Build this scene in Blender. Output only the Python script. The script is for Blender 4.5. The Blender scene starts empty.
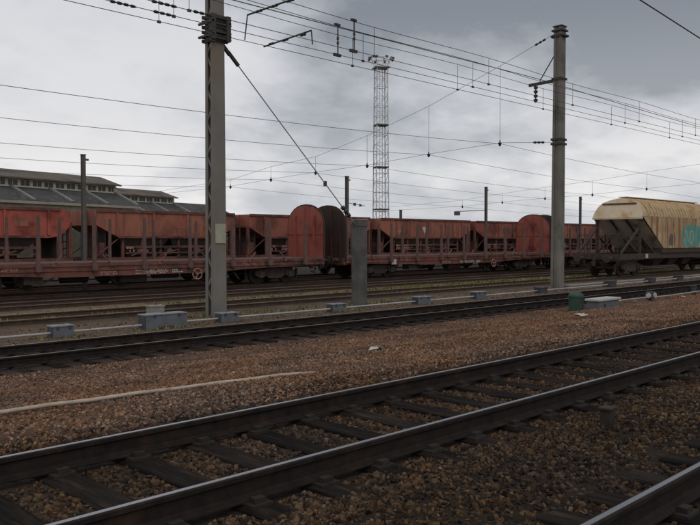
import bpy, math, random
import numpy as np
from mathutils import Vector
R = math.radians
rnd = random.Random(11)
S = bpy.context.scene
COL = S.collection

# ------------------------------------------------------------------ camera
# X runs along the tracks, Y across them (away from the viewer), Z up; Z = 0 is the top of the near rails
cam = bpy.data.objects.new('camera', bpy.data.cameras.new('camera'))
COL.objects.link(cam)
cam.location = (0, 0, 1.523)
cam.rotation_euler = (R(90 - 1.674), 0, R(-45))
cam.data.sensor_width = 36
cam.data.lens = 39.6
cam.data.clip_start = 0.05
cam.data.clip_end = 6000
S.camera = cam

# ------------------------------------------------------------------ sky and sun
SUN_EL, SUN_AZ = 48, 200          # high behind thick cloud, behind the viewer's left shoulder
w = bpy.data.worlds.new('World'); S.world = w; w.use_nodes = True
nt = w.node_tree; nt.nodes.clear()
N = nt.nodes.new; LK = nt.links.new


def vmath(tree, op, a, b):
    n = tree.nodes.new('ShaderNodeMath'); n.operation = op
    for i, v in enumerate((a, b)):
        if v is None: continue
        if isinstance(v, (int, float)): n.inputs[i].default_value = v
        else: tree.links.new(v, n.inputs[i])
    return n.outputs[0]


def ramp(tree, fac, stops, interp='LINEAR'):
    n = tree.nodes.new('ShaderNodeValToRGB'); cr = n.color_ramp; cr.interpolation = interp
    while len(cr.elements) < len(stops): cr.elements.new(0.5)
    for e, (p, c) in zip(cr.elements, stops):
        e.position = p
        e.color = (c[0], c[1], c[2], 1) if not isinstance(c, (int, float)) else (c, c, c, 1)
    tree.links.new(fac, n.inputs[0])
    return n.outputs[0]


tc = N('ShaderNodeTexCoord'); sep = N('ShaderNodeSeparateXYZ'); LK(tc.outputs['Generated'], sep.inputs[0])
zc = vmath(nt, 'MAXIMUM', sep.outputs[2], 0.0)
zz = vmath(nt, 'ADD', zc, 0.34)
cx = vmath(nt, 'DIVIDE', sep.outputs[0], zz); cy = vmath(nt, 'DIVIDE', sep.outputs[1], zz)
cmb = N('ShaderNodeCombineXYZ'); LK(cx, cmb.inputs[0]); LK(cy, cmb.inputs[1])
cmb.inputs[2].default_value = 3.7


def wnoise(scale, detail, rough, dist=0.0):
    n = N('ShaderNodeTexNoise'); n.inputs['Scale'].default_value = scale; n.inputs['Detail'].default_value = detail
    n.inputs['Roughness'].default_value = rough; n.inputs['Distortion'].default_value = dist
    LK(cmb.outputs[0], n.inputs['Vector']); return n.outputs['Fac']


big = wnoise(1.0, 5, 0.48, 0.2)
puff = wnoise(4.2, 8, 0.56, 0.15)
bank = vmath(nt, 'MULTIPLY', vmath(nt, 'SUBTRACT', vmath(nt, 'SUBTRACT', 0.64, sep.outputs[0]), vmath(nt, 'MULTIPLY', vmath(nt, 'MINIMUM', zc, 0.5), 0.55)), 0.2)      # the cloud thickens along the line
mixv = vmath(nt, 'ADD', vmath(nt, 'ADD', vmath(nt, 'MULTIPLY', big, 0.66), vmath(nt, 'MULTIPLY', puff, 0.34)), bank)
high = ramp(nt, mixv, [(0.39, (0.235, 0.258, 0.292)), (0.455, (0.385, 0.41, 0.445)), (0.50, (0.485, 0.505, 0.55)), (0.545, (0.60, 0.61, 0.65)), (0.62, (0.70, 0.705, 0.735))])
low = ramp(nt, mixv, [(0.39, (0.58, 0.60, 0.635)), (0.47, (0.74, 0.745, 0.765)), (0.54, (0.92, 0.90, 0.895))])
elev = ramp(nt, zc, [(0.0, 0.0), (0.07, 0.16), (0.17, 0.7), (0.30, 1.0)], 'EASE')
mx = N('ShaderNodeMix'); mx.data_type = 'RGBA'; LK(elev, mx.inputs[0]); LK(low, mx.inputs[6]); LK(high, mx.inputs[7])
sky = N('ShaderNodeTexSky'); sky.sky_type = 'NISHITA'; sky.sun_disc = False
sky.sun_elevation = R(SUN_EL); sky.sun_rotation = R(SUN_AZ); sky.dust_density = 3
bg1 = N('ShaderNodeBackground'); LK(sky.outputs[0], bg1.inputs[0]); bg1.inputs[1].default_value = 0.10
bg2 = N('ShaderNodeBackground'); LK(mx.outputs[2], bg2.inputs[0]); bg2.inputs[1].default_value = 1.0
ms = N('ShaderNodeMixShader'); ms.inputs[0].default_value = 0.95
LK(bg1.outputs[0], ms.inputs[1]); LK(bg2.outputs[0], ms.inputs[2])
wo = N('ShaderNodeOutputWorld'); LK(ms.outputs[0], wo.inputs[0])

sl = bpy.data.lights.new('sun', 'SUN'); sl.energy = 0.5; sl.angle = R(28); sl.color = (1, 0.96, 0.9)
sun = bpy.data.objects.new('sun', sl); COL.objects.link(sun)
az, el = R(SUN_AZ), R(SUN_EL)
d = Vector((math.sin(az) * math.cos(el), math.cos(az) * math.cos(el), math.sin(el)))
sun.rotation_euler = (-d).to_track_quat('-Z', 'Y').to_euler()

S.view_settings.view_transform = 'Standard'; S.view_settings.look = 'None'
S.view_settings.exposure = 0; S.view_settings.gamma = 1


# ------------------------------------------------------------------ materials
def mat(name, c1, c2, scale=3.0, rough=0.85, metal=0.0, bump=0.25, c3=None, c3scale=0.8, c3lo=0.5, c3hi=0.65,
        stretch=(1, 1, 1), bscale=None, detail=6, rand=0.0, bdist=0.02, spec=0.3, streak=None):
    m = bpy.data.materials.new(name); m.use_nodes = True
    t = m.node_tree; b = t.nodes['Principled BSDF']
    g = t.nodes.new('ShaderNodeNewGeometry'); mp = t.nodes.new('ShaderNodeMapping')
    mp.inputs['Scale'].default_value = stretch; t.links.new(g.outputs['Position'], mp.inputs['Vector'])

    def noise(sc, vec=mp.outputs[0], det=detail, ro=0.6):
        n = t.nodes.new('ShaderNodeTexNoise'); n.inputs['Scale'].default_value = sc
        n.inputs['Detail'].default_value = det; n.inputs['Roughness'].default_value = ro
        t.links.new(vec, n.inputs['Vector']); return n.outputs['Fac']

    def mix(f, a, bb):
        n = t.nodes.new('ShaderNodeMix'); n.data_type = 'RGBA'
        t.links.new(f, n.inputs[0])
        for i, v in ((6, a), (7, bb)):
            if isinstance(v, tuple): n.inputs[i].default_value = (*v, 1)
            else: t.links.new(v, n.inputs[i])
        return n.outputs[2]
    f = ramp(t, noise(scale), [(0.32, 0.0), (0.68, 1.0)])
    c = mix(f, c1, c2)
    if c3:
        c = mix(ramp(t, noise(c3scale), [(c3lo, 0.0), (c3hi, 1.0)]), c, c3)
    if streak:                                    # rain-washed rust: long in Z, narrow across
        mp2 = t.nodes.new('ShaderNodeMapping'); mp2.inputs['Scale'].default_value = (streak[1], streak[1], streak[2])
        t.links.new(g.outputs['Position'], mp2.inputs['Vector'])
        c = mix(ramp(t, noise(1.0, mp2.outputs[0], 5, 0.65), [(streak[3], 0.0), (streak[4], 1.0)]), c, streak[0])
    if rand:
        oi = t.nodes.new('ShaderNodeObjectInfo')
        hv = t.nodes.new('ShaderNodeHueSaturation')
        v = vmath(t, 'ADD', vmath(t, 'MULTIPLY', oi.outputs['Random'], 2 * rand), 1 - rand)
        t.links.new(v, hv.inputs['Value']); t.links.new(c, hv.inputs['Color']); c = hv.outputs[0]
    t.links.new(c, b.inputs['Base Color'])
    b.inputs['Roughness'].default_value = rough; b.inputs['Metallic'].default_value = metal
    b.inputs['Specular IOR Level'].default_value = spec
    if bump:
        bn = t.nodes.new('ShaderNodeBump'); bn.inputs['Strength'].default_value = bump
        bn.inputs['Distance'].default_value = bdist
        t.links.new(noise(bscale or scale * 6), bn.inputs['Height']); t.links.new(bn.outputs[0], b.inputs['Normal'])
    return m


M = {}
M['rail'] = mat('rail_rust', (0.012, 0.010, 0.010), (0.028, 0.020, 0.016), 8, 0.85, 0.0, 0.3, spec=0.15, c3=(0.045, 0.027, 0.018), c3scale=3.0, c3lo=0.55, c3hi=0.7)
M['rail_yard'] = mat('yard_rail_rust', (0.045, 0.028, 0.02), (0.085, 0.05, 0.035), 5, 0.8, 0.0, 0.2)
M['polish'] = mat('polished_rail_head', (0.36, 0.355, 0.37), (0.27, 0.265, 0.275), 2, 0.34, 0.9, 0.05, stretch=(0.3, 6, 6))
M['dull_head'] = mat('dull_rail_head', (0.24, 0.20, 0.17), (0.3, 0.26, 0.22), 2, 0.5, 0.4, 0.1, stretch=(0.3, 6, 6))
M['sleeper'] = mat('creosoted_timber', (0.010, 0.0085, 0.008), (0.027, 0.021, 0.018), 6, 0.95, 0, 0.9, stretch=(5, 0.6, 5), rand=0.35, c3=(0.048, 0.034, 0.024), c3scale=2.6, spec=0.1)
M['iron'] = mat('dark_iron', (0.018, 0.015, 0.013), (0.04, 0.03, 0.024), 9, 0.8, 0.0, 0.3)
M['under'] = mat('grimy_running_gear', (0.034, 0.027, 0.023), (0.07, 0.05, 0.04), 4, 0.85, 0, 0.3)
M['maroon'] = mat('weathered_maroon_steel', (0.125, 0.046, 0.036), (0.19, 0.078, 0.058), 1.8, 0.8, 0, 0.2, c3=(0.055, 0.035, 0.028), c3scale=1.1, streak=((0.05, 0.03, 0.025), 2.5, 0.5, 0.52, 0.75))
M['stake'] = mat('stake_steel', (0.10, 0.062, 0.053), (0.15, 0.088, 0.075), 3, 0.8, 0, 0.2)
M['brightred'] = mat('faded_red_paint', (0.32, 0.075, 0.054), (0.37, 0.10, 0.07), 1.2, 0.75, 0, 0.15, c3=(0.16, 0.035, 0.026), c3scale=1.0, streak=((0.12, 0.04, 0.03), 3, 0.4, 0.56, 0.8))
M['endred'] = mat('end_wall_red_paint', (0.24, 0.062, 0.046), (0.28, 0.08, 0.057), 1.2, 0.75, 0, 0.15, c3=(0.12, 0.03, 0.024), c3scale=0.9, streak=((0.09, 0.03, 0.025), 3, 0.4, 0.54, 0.8))
M['orange'] = mat('rust_orange_paint', (0.32, 0.125, 0.08), (0.25, 0.092, 0.062), 1.1, 0.8, 0, 0.2, c3=(0.13, 0.055, 0.042), c3scale=0.7, streak=((0.12, 0.05, 0.038), 3.2, 0.3, 0.47, 0.7))
M['orangered'] = mat('brownish_red_paint', (0.295, 0.103, 0.07), (0.23, 0.077, 0.056), 1.1, 0.8, 0, 0.2, c3=(0.11, 0.04, 0.03), c3scale=0.7, streak=((0.3, 0.14, 0.09), 1.4, 0.3, 0.62, 0.85))
M['endblack'] = mat('sooty_end_wall', (0.032, 0.022, 0.018), (0.055, 0.034, 0.026), 1.6, 0.85, 0, 0.2, c3=(0.07, 0.03, 0.022), c3scale=1.0)
M['lever'] = mat('worn_lever_paint', (0.21, 0.10, 0.085), (0.13, 0.06, 0.05), 8, 0.8, 0, 0)
M['white'] = mat('white_lettering', (0.52, 0.48, 0.44), (0.36, 0.31, 0.28), 14, 0.8, 0, 0)
M['pinkmark'] = mat('faded_lettering', (0.40, 0.24, 0.2), (0.26, 0.13, 0.1), 14, 0.8, 0, 0)
M['cream'] = mat('stained_cream_paint', (0.48, 0.375, 0.24), (0.41, 0.30, 0.18), 1.4, 0.7, 0, 0.12, c3=(0.30, 0.15, 0.07), c3scale=1.1, c3lo=0.5, c3hi=0.72, streak=((0.23, 0.10, 0.04), 3.6, 0.22, 0.40, 0.62))
M['creamend'] = mat('pale_cream_paint', (0.58, 0.50, 0.37), (0.50, 0.40, 0.26), 1.6, 0.7, 0, 0.12, c3=(0.38, 0.21, 0.09), c3scale=1.3, c3lo=0.5, c3hi=0.72)
M['creamroof'] = mat('rusty_cream_roof', (0.50, 0.385, 0.235), (0.42, 0.29, 0.155), 2.2, 0.75, 0, 0.15, c3=(0.26, 0.13, 0.055), c3scale=1.7, c3lo=0.54, c3hi=0.74)
M['slope'] = mat('dusty_slope_sheet', (0.52, 0.46, 0.37), (0.42, 0.365, 0.29), 1.6, 0.85, 0, 0.15, c3=(0.20, 0.15, 0.11), c3scale=1.2)
M['teal'] = mat('teal_spray_paint', (0.07, 0.24, 0.21), (0.10, 0.31, 0.26), 2.5, 0.7, 0, 0)
M['palespray'] = mat('pale_spray_paint', (0.30, 0.38, 0.33), (0.20, 0.33, 0.28), 5, 0.7, 0, 0)
M['darkspray'] = mat('dark_spray_paint', (0.09, 0.075, 0.06), (0.16, 0.12, 0.08), 3, 0.7, 0, 0)
M['steelpole'] = mat('weathered_grey_steel', (0.19, 0.178, 0.16), (0.142, 0.134, 0.12), 1.5, 0.75, 0, 0.15, c3=(0.18, 0.142, 0.105), c3scale=0.8, streak=((0.15, 0.13, 0.11), 4, 0.25, 0.52, 0.8))
M['stubpole'] = mat('green_grey_concrete', (0.110, 0.106, 0.098), (0.082, 0.079, 0.073), 2.5, 0.9, 0, 0.25, c3=(0.06, 0.057, 0.05), c3scale=1.2)
M['tan_pole'] = mat('tan_grey_steel', (0.19, 0.172, 0.148), (0.14, 0.127, 0.11), 1.5, 0.8, 0, 0.15, c3=(0.10, 0.09, 0.075), c3scale=0.9, streak=((0.22, 0.19, 0.155), 5, 0.2, 0.55, 0.8))
M['fitting'] = mat('black_pole_fitting', (0.035, 0.035, 0.03), (0.065, 0.06, 0.05), 9, 0.7, 0, 0.2)
M['darkpole'] = mat('dark_post_steel', (0.085, 0.075, 0.07), (0.12, 0.105, 0.095), 2, 0.8, 0, 0.1)
M['wire'] = mat('overhead_wire', (0.045, 0.045, 0.045), (0.07, 0.07, 0.068), 4, 0.6, 0, 0)
M['guy'] = mat('galvanised_guy', (0.36, 0.35, 0.34), (0.28, 0.275, 0.27), 4, 0.6, 0.2, 0)
M['insul'] = mat('brown_glazed_insulator', (0.03, 0.025, 0.024), (0.05, 0.04, 0.036), 6, 0.35, 0, 0)
M['plate'] = mat('pale_pole_plate', (0.38, 0.36, 0.285), (0.30, 0.285, 0.225), 6, 0.7, 0, 0)
M['bluebox'] = mat('blue_grey_cover', (0.135, 0.145, 0.165), (0.10, 0.11, 0.125), 3, 0.6, 0, 0.08, c3=(0.10, 0.105, 0.11), c3scale=2.3)
M['blueend'] = mat('dark_cover_end', (0.04, 0.042, 0.05), (0.06, 0.06, 0.07), 5, 0.7, 0, 0.08)
M['boxlid'] = mat('grey_cover_lid', (0.21, 0.225, 0.245), (0.16, 0.175, 0.19), 4, 0.6, 0, 0.1)
M['palelid'] = mat('pale_cover_lid', (0.46, 0.46, 0.43), (0.36, 0.36, 0.33), 4, 0.7, 0, 0.1)
M['pipe'] = mat('pale_signal_pipe', (0.38, 0.37, 0.36), (0.28, 0.27, 0.26), 3, 0.6, 0.0, 0.05)
M['trough'] = mat('concrete_trough_lid', (0.27, 0.245, 0.21), (0.20, 0.18, 0.155), 3, 0.9, 0, 0.2)
M['green'] = mat('dark_green_housing', (0.036, 0.075, 0.053), (0.028, 0.056, 0.04), 3, 0.6, 0, 0.1)
M['pinkpole'] = mat('pale_conduit', (0.46, 0.385, 0.315), (0.34, 0.275, 0.22), 5, 0.8, 0, 0.2, c3=(0.22, 0.165, 0.125), c3scale=3.5, c3lo=0.52, c3hi=0.7)
M['litter'] = mat('paper_litter', (0.48, 0.455, 0.42), (0.36, 0.335, 0.30), 7, 0.8, 0, 0)
M['slate'] = mat('blue_grey_slates', (0.058, 0.056, 0.055), (0.095, 0.092, 0.09), 1.9, 0.9, 0, 0.3, stretch=(1, 1, 0.4), bscale=9, c3=(0.045, 0.045, 0.046), c3scale=0.5, spec=0.15, streak=((0.14, 0.135, 0.125), 1.6, 0.5, 0.55, 0.8))
M['toproof'] = mat('brown_top_roof', (0.10, 0.082, 0.064), (0.14, 0.115, 0.09), 1.0, 0.85, 0, 0.2, c3=(0.06, 0.05, 0.042), c3scale=0.5)
M['render'] = mat('cream_render', (0.52, 0.46, 0.34), (0.43, 0.375, 0.27), 0.8, 0.9, 0, 0.1, c3=(0.26, 0.225, 0.17), c3scale=0.5)
M['plinth'] = mat('dark_green_boards', (0.07, 0.068, 0.052), (0.10, 0.094, 0.072), 1.5, 0.9, 0, 0.1)
M['frame'] = mat('cream_window_frame', (0.64, 0.59, 0.47), (0.50, 0.46, 0.36), 2, 0.8, 0, 0)
M['glass'] = mat('grimy_pane', (0.045, 0.048, 0.042), (0.075, 0.078, 0.065), 1.5, 0.35, 0, 0, spec=0.4)
M['rib'] = mat('lead_roof_rib', (0.23, 0.225, 0.22), (0.16, 0.157, 0.155), 2, 0.8, 0, 0)
M['gutter'] = mat('stone_gutter', (0.36, 0.325, 0.26), (0.25, 0.225, 0.18), 1.5, 0.85, 0, 0.1)
M['mast'] = mat('galvanised_mast', (0.52, 0.53, 0.54), (0.42, 0.43, 0.44), 2, 0.6, 0.2, 0)
M['lampglass'] = mat('floodlight_glass', (0.22, 0.22, 0.23), (0.16, 0.16, 0.17), 4, 0.25, 0, 0)
M['weeds'] = mat('yellow_green_weeds', (0.175, 0.175, 0.05), (0.11, 0.125, 0.038), 1.3, 0.9, 0, 0, c3=(0.20, 0.16, 0.07), c3scale=0.5)


def ground_mat():
    m = bpy.data.materials.new('ballast_ground'); m.use_nodes = True
    t = m.node_tree; b = t.nodes['Principled BSDF']
    g = t.nodes.new('ShaderNodeNewGeometry'); sp = t.nodes.new('ShaderNodeSeparateXYZ'); t.links.new(g.outputs['Position'], sp.inputs[0])

    def noise(sc, det=6, st=None):
        n = t.nodes.new('ShaderNodeTexNoise'); n.inputs['Scale'].default_value = sc; n.inputs['Detail'].default_value = det
        n.inputs['Roughness'].default_value = 0.65
        if st:
            mp = t.nodes.new('ShaderNodeMapping'); mp.inputs['Scale'].default_value = st
            t.links.new(g.outputs['Position'], mp.inputs[0]); t.links.new(mp.outputs[0], n.inputs['Vector'])
        else: t.links.new(g.outputs['Position'], n.inputs['Vector'])
        return n.outputs['Fac']
    wob = vmath(t, 'MULTIPLY', vmath(t, 'SUBTRACT', noise(0.6, 4), 0.5), 2.2)
    y = vmath(t, 'DIVIDE', vmath(t, 'ADD', sp.outputs[1], wob), 60.0)
    # colour of each band: near tracks darkened to paint in the train's shade, rusty stone between, sandy cinders in the yard
    def S_(v): return v / 60
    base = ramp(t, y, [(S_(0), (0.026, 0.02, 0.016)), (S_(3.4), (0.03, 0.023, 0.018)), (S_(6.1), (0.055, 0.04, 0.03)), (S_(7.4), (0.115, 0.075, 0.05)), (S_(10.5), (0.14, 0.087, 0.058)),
                       (S_(12.6), (0.11, 0.066, 0.05)), (S_(13.6), (0.05, 0.038, 0.03)), (S_(15.6), (0.055, 0.042, 0.033)), (S_(16.6), (0.13, 0.09, 0.06)),
                       (S_(19.2), (0.125, 0.088, 0.06)), (S_(20), (0.075, 0.058, 0.04)), (S_(22.1), (0.085, 0.065, 0.045)), (S_(22.7), (0.19, 0.14, 0.085)), (S_(23.5), (0.19, 0.138, 0.085)),
                       (S_(24.4), (0.07, 0.052, 0.038)), (S_(26.8), (0.085, 0.062, 0.045)), (S_(28), (0.035, 0.027, 0.021)), (S_(42), (0.035, 0.028, 0.022)), (S_(60), (0.08, 0.066, 0.05))])  # last bands: ground darker beneath the wagon rows
    hv = t.nodes.new('ShaderNodeHueSaturation'); t.links.new(base, hv.inputs['Color'])
    v1 = ramp(t, noise(16, 8), [(0.3, 0.45), (0.7, 1.6)]); v2 = ramp(t, noise(1.7, 5), [(0.3, 0.75), (0.7, 1.25)])
    t.links.new(vmath(t, 'MULTIPLY', v1, v2), hv.inputs['Value'])
    t.links.new(hv.outputs[0], b.inputs['Base Color']); b.inputs['Roughness'].default_value = 0.95
    b.inputs['Specular IOR Level'].default_value = 0.15
    vo = t.nodes.new('ShaderNodeTexVoronoi'); vo.inputs['Scale'].default_value = 22; t.links.new(g.outputs['Position'], vo.inputs['Vector'])
    bn = t.nodes.new('ShaderNodeBump'); bn.inputs['Strength'].default_value = 0.9; bn.inputs['Distance'].default_value = 0.03
    t.links.new(vmath(t, 'ADD', vo.outputs['Distance'], noise(40)), bn.inputs['Height']); t.links.new(bn.outputs[0], b.inputs['Normal'])
    return m


def stone_mat(name, stops):
    m = bpy.data.materials.new(name); m.use_nodes = True
    t = m.node_tree; b = t.nodes['Principled BSDF']; oi = t.nodes.new('ShaderNodeObjectInfo')
    c = ramp(t, oi.outputs['Random'], stops, 'LINEAR')
    g = t.nodes.new('ShaderNodeNewGeometry')
    n = t.nodes.new('ShaderNodeTexNoise'); n.inputs['Scale'].default_value = 1.1; n.inputs['Detail'].default_value = 4
    t.links.new(g.outputs['Position'], n.inputs['Vector'])
    n2 = t.nodes.new('ShaderNodeTexNoise'); n2.inputs['Scale'].default_value = 45; t.links.new(g.outputs['Position'], n2.inputs['Vector'])
    v = vmath(t, 'MULTIPLY', ramp(t, n.outputs['Fac'], [(0.3, 0.62), (0.7, 1.35)]), ramp(t, n2.outputs['Fac'], [(0.3, 0.75), (0.7, 1.2)]))
    n3 = t.nodes.new('ShaderNodeTexNoise'); n3.inputs['Scale'].default_value = 0.55; n3.inputs['Detail'].default_value = 3; t.links.new(g.outputs['Position'], n3.inputs['Vector'])
    hv = t.nodes.new('ShaderNodeHueSaturation'); t.links.new(c, hv.inputs['Color']); t.links.new(v, hv.inputs['Value'])
    t.links.new(ramp(t, n3.outputs['Fac'], [(0.35, 0.85), (0.65, 1.12)]), hv.inputs['Saturation'])
    t.links.new(hv.outputs[0], b.inputs['Base Color']); b.inputs['Roughness'].default_value = 0.92
    b.inputs['Specular IOR Level'].default_value = 0.15
    return m


M['ground'] = ground_mat()
M['stone_dark'] = stone_mat('dark_ballast_stone', [(0, (0.018, 0.013, 0.011)), (0.4, (0.050, 0.032, 0.021)), (0.65, (0.086, 0.052, 0.030)), (0.85, (0.120, 0.072, 0.038)), (0.95, (0.06, 0.045, 0.034)), (1, (0.14, 0.105, 0.072))])  # darker brown stones for the near track
M['stone_shade'] = stone_mat('shade_toned_ballast_stone', [(0, (0.013, 0.011, 0.010)), (0.4, (0.036, 0.024, 0.016)), (0.65, (0.066, 0.041, 0.024)), (0.85, (0.098, 0.059, 0.031)), (1, (0.11, 0.082, 0.058))])  # stone colours darkened to stand for shade from the viewer's train
M['stone_tan'] = stone_mat('sandy_yard_stone', [(0, (0.05, 0.036, 0.026)), (0.4, (0.11, 0.074, 0.048)), (0.75, (0.165, 0.115, 0.075)), (0.97, (0.2, 0.145, 0.10)), (1, (0.34, 0.28, 0.22))])
M['stone_red'] = stone_mat('rusty_ballast_stone', [(0, (0.06, 0.038, 0.026)), (0.3, (0.145, 0.080, 0.05)), (0.6, (0.21, 0.114, 0.068)), (0.85, (0.27, 0.165, 0.102)), (0.975, (0.14, 0.112, 0.09)), (1, (0.34, 0.28, 0.22))])


# ------------------------------------------------------------------ mesh helpers
class MB:
    def __init__(s): s.v = []; s.f = []

    def box(s, x0, x1, y0, y1, z0, z1):
        i = len(s.v)
        s.v += [(x0, y0, z0), (x1, y0, z0), (x1, y1, z0), (x0, y1, z0), (x0, y0, z1), (x1, y0, z1), (x1, y1, z1), (x0, y1, z1)]
        s.f += [tuple(i + k for k in q) for q in ((3, 2, 1, 0), (4, 5, 6, 7), (0, 1, 5, 4), (1, 2, 6, 5), (2, 3, 7, 6), (3, 0, 4, 7))]
        return s

    def bar(s, p, q, a, b=None, up=(0, 0, 1), a2=None, b2=None):
        b = b or a; a2 = a2 or a; b2 = b2 or b
        p, q = Vector(p), Vector(q); dd = (q - p).normalized(); u = Vector(up)
        if abs(dd.dot(u)) > 0.98: u = Vector((1, 0, 0))
        r = dd.cross(u).normalized(); u = r.cross(dd)
        i = len(s.v)
        for c, aa, bb in ((p, a, b), (q, a2, b2)):
            for sx, sy in ((-1, -1), (1, -1), (1, 1), (-1, 1)):
                s.v.append(tuple(c + r * (sx * aa / 2) + u * (sy * bb / 2)))
        s.f += [tuple(i + k for k in q4) for q4 in ((3, 2, 1, 0), (4, 5, 6, 7), (0, 1, 5, 4), (1, 2, 6, 5), (2, 3, 7, 6), (3, 0, 4, 7))]
        return s

    def lathe(s, p, q, prof, n=12):
        """revolve (t along p>q in metres, radius) pairs, closed at both ends"""
        p, q = Vector(p), Vector(q); dd = (q - p).normalized()
        u = Vector((0, 0, 1)) if abs(dd.z) < 0.9 else Vector((1, 0, 0))
        a = dd.cross(u).normalized(); b = a.cross(dd); i = len(s.v)
        for t, r in prof:
            for k in range(n):
                an = 2 * math.pi * k / n
                s.v.append(tuple(p + dd * t + a * (r * math.cos(an)) + b * (r * math.sin(an))))
        for j in range(len(prof) - 1):
            for k in range(n):
                k2 = (k + 1) % n
                s.f.append((i + j * n + k2, i + j * n + k, i + (j + 1) * n + k, i + (j + 1) * n + k2))
        s.f.append(tuple(i + k for k in range(n))); e = i + (len(prof) - 1) * n
        s.f.append(tuple(e + n - 1 - k for k in range(n)))
        return s

    def tube(s, p, q, r, n=8, r2=None):
        L = (Vector(q) - Vector(p)).length
        return s.lathe(p, q, [(0, r), (L, r if r2 is None else r2)], n)

    def path(s, pts, r, n=5):
        pts = [Vector(p) for p in pts]; i = len(s.v)
        for j, p in enumerate(pts):
            dd = (pts[min(j + 1, len(pts) - 1)] - pts[max(j - 1, 0)]).normalized()
            u = Vector((0, 0, 1)) if abs(dd.z) < 0.9 else Vector((1, 0, 0))
            a = dd.cross(u).normalized(); b = a.cross(dd)
            for k in range(n):
                an = 2 * math.pi * k / n
                s.v.append(tuple(p + a * (r * math.cos(an)) + b * (r * math.sin(an))))
        for j in range(len(pts) - 1):
            for k in range(n):
                k2 = (k + 1) % n
                s.f.append((i + j * n + k2, i + j * n + k, i + (j + 1) * n + k, i + (j + 1) * n + k2))
        s.f.append(tuple(i + k for k in range(n))); e = i + (len(pts) - 1) * n
        s.f.append(tuple(e + n - 1 - k for k in range(n)))
        return s

    def prism(s, poly, axis, a, b):
        """polygon extruded from a to b along axis; poly in the other two axes, in order (x: y,z) (y: x,z) (z: x,y)"""
        n = len(poly); i = len(s.v)
        for w_ in (a, b):
            for (p, q) in poly:
                s.v.append({'x': (w_, p, q), 'y': (p, w_, q), 'z': (p, q, w_)}[axis])
        s.f.append(tuple(i + k for k in range(n))); s.f.append(tuple(i + n + n - 1 - k for k in range(n)))
        for k in range(n):
            k2 = (k + 1) % n
            s.f.append((i + k2, i + k, i + n + k, i + n + k2))
        return s

    def quad(s, *pts):
        i = len(s.v); s.v += [tuple(p) for p in pts]; s.f.append(tuple(range(i, i + len(pts)))); return s

    def mesh(s, name, m=None, smooth=False):
        me = bpy.data.meshes.new(name); me.from_pydata(s.v, [], s.f)
        import bmesh
        bm = bmesh.new(); bm.from_mesh(me); bmesh.ops.recalc_face_normals(bm, faces=bm.faces); bm.to_mesh(me); bm.free()
        if m: me.materials.append(m)
        if smooth:
            for p in me.polygons: p.use_smooth = True
        return me

    def build(s, name, m, parent=None, smooth=False, bevel=0.0, loc=None):
        o = bpy.data.objects.new(name, s.mesh(name, m, smooth)); COL.objects.link(o)
        if parent: o.parent = parent
        if loc: o.location = loc
        if bevel:
            bv = o.modifiers.new('bevel', 'BEVEL'); bv.width = bevel; bv.segments = 2; bv.limit_method = 'ANGLE'
        return o


def tag(o, label=None, cat=None, group=None, kind=None):
    for k, v in (('label', label), ('category', cat), ('group', group), ('kind', kind)):
        if v: o[k] = v
    return o


def empty(name, loc, label, cat, group=None, rz=0):
    o = bpy.data.objects.new(name, None); o.empty_display_size = 0.3; COL.objects.link(o)
    o.location = loc; o.rotation_euler = (0, 0, rz)
    return tag(o, label, cat, group)


def link_copy(o, parent, loc=None):
    c = o.copy(); COL.objects.link(c); c.parent = parent
    if loc is not None: c.location = loc
    return c


def copy_tree(o, parent=None):
    c = o.copy(); COL.objects.link(c); c.parent = parent
    for ch in list(o.children): copy_tree(ch, c)
    return c


YARD = -0.55                              # rail level of the yard; near tracks are at 0
TRACKS = dict(C=1.24, A=4.77, D=14.62, E=20.9, F=25.2, G=29.5, H=33.8, I=38.1, J=42.4)


def ground_z(y):
    return float(np.interp(y, [-30, 2.56, 2.75, 3.45, 3.8, 5.8, 6.1, 7.0, 8.2, 11.2, 12.2, 16.1, 16.9, 19.2, 19.8, 400], [-0.225, -0.225, -0.185, -0.185, -0.225, -0.225, -0.18, -0.19, -0.26, -0.62, YARD - 0.215, YARD - 0.215, YARD - 0.18, YARD - 0.18, YARD - 0.13, YARD - 0.13]))


# ------------------------------------------------------------------ ground
def make_ground():
    mb = MB()
    ys = [-1200, -30] + list(np.arange(0, 17.5, 0.25)) + [18, 19.2, 19.8, 22, 30, 45, 80, 200, 600, 2500]
    xs = [-1500, -60, -20] + list(np.arange(-2, 60, 1.0)) + [70, 90, 130, 220, 500, 3000]
    for x in xs:
        for y in ys:
            dz = 0.035 * math.sin(x * 0.9 + y * 1.7) * math.cos(y * 0.7 - x * 0.35) if -2 < x < 60 and 6.5 < y < 13 else 0
            mb.v.append((x, y, ground_z(y) + dz))
    ny = len(ys)
    for i in range(len(xs) - 1):
        for j in range(ny - 1):
            a = i * ny + j; mb.f.append((a, a + ny, a + ny + 1, a + 1))
    tag(mb.build('ground', M['ground']), kind='structure')


make_ground()

# ------------------------------------------------------------------ tracks
RAILP = [(-0.07, -0.172), (0.07, -0.172), (0.07, -0.162), (0.02, -0.148), (0.009, -0.135), (0.009, -0.05), (0.034, -0.036), (0.036, -0.008), (0.028, -0.001),
         (-0.028, -0.001), (-0.036, -0.008), (-0.034, -0.036), (-0.009, -0.05), (-0.009, -0.135), (-0.02, -0.148), (-0.07, -0.162)]
sleeper_sets = {}


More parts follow.
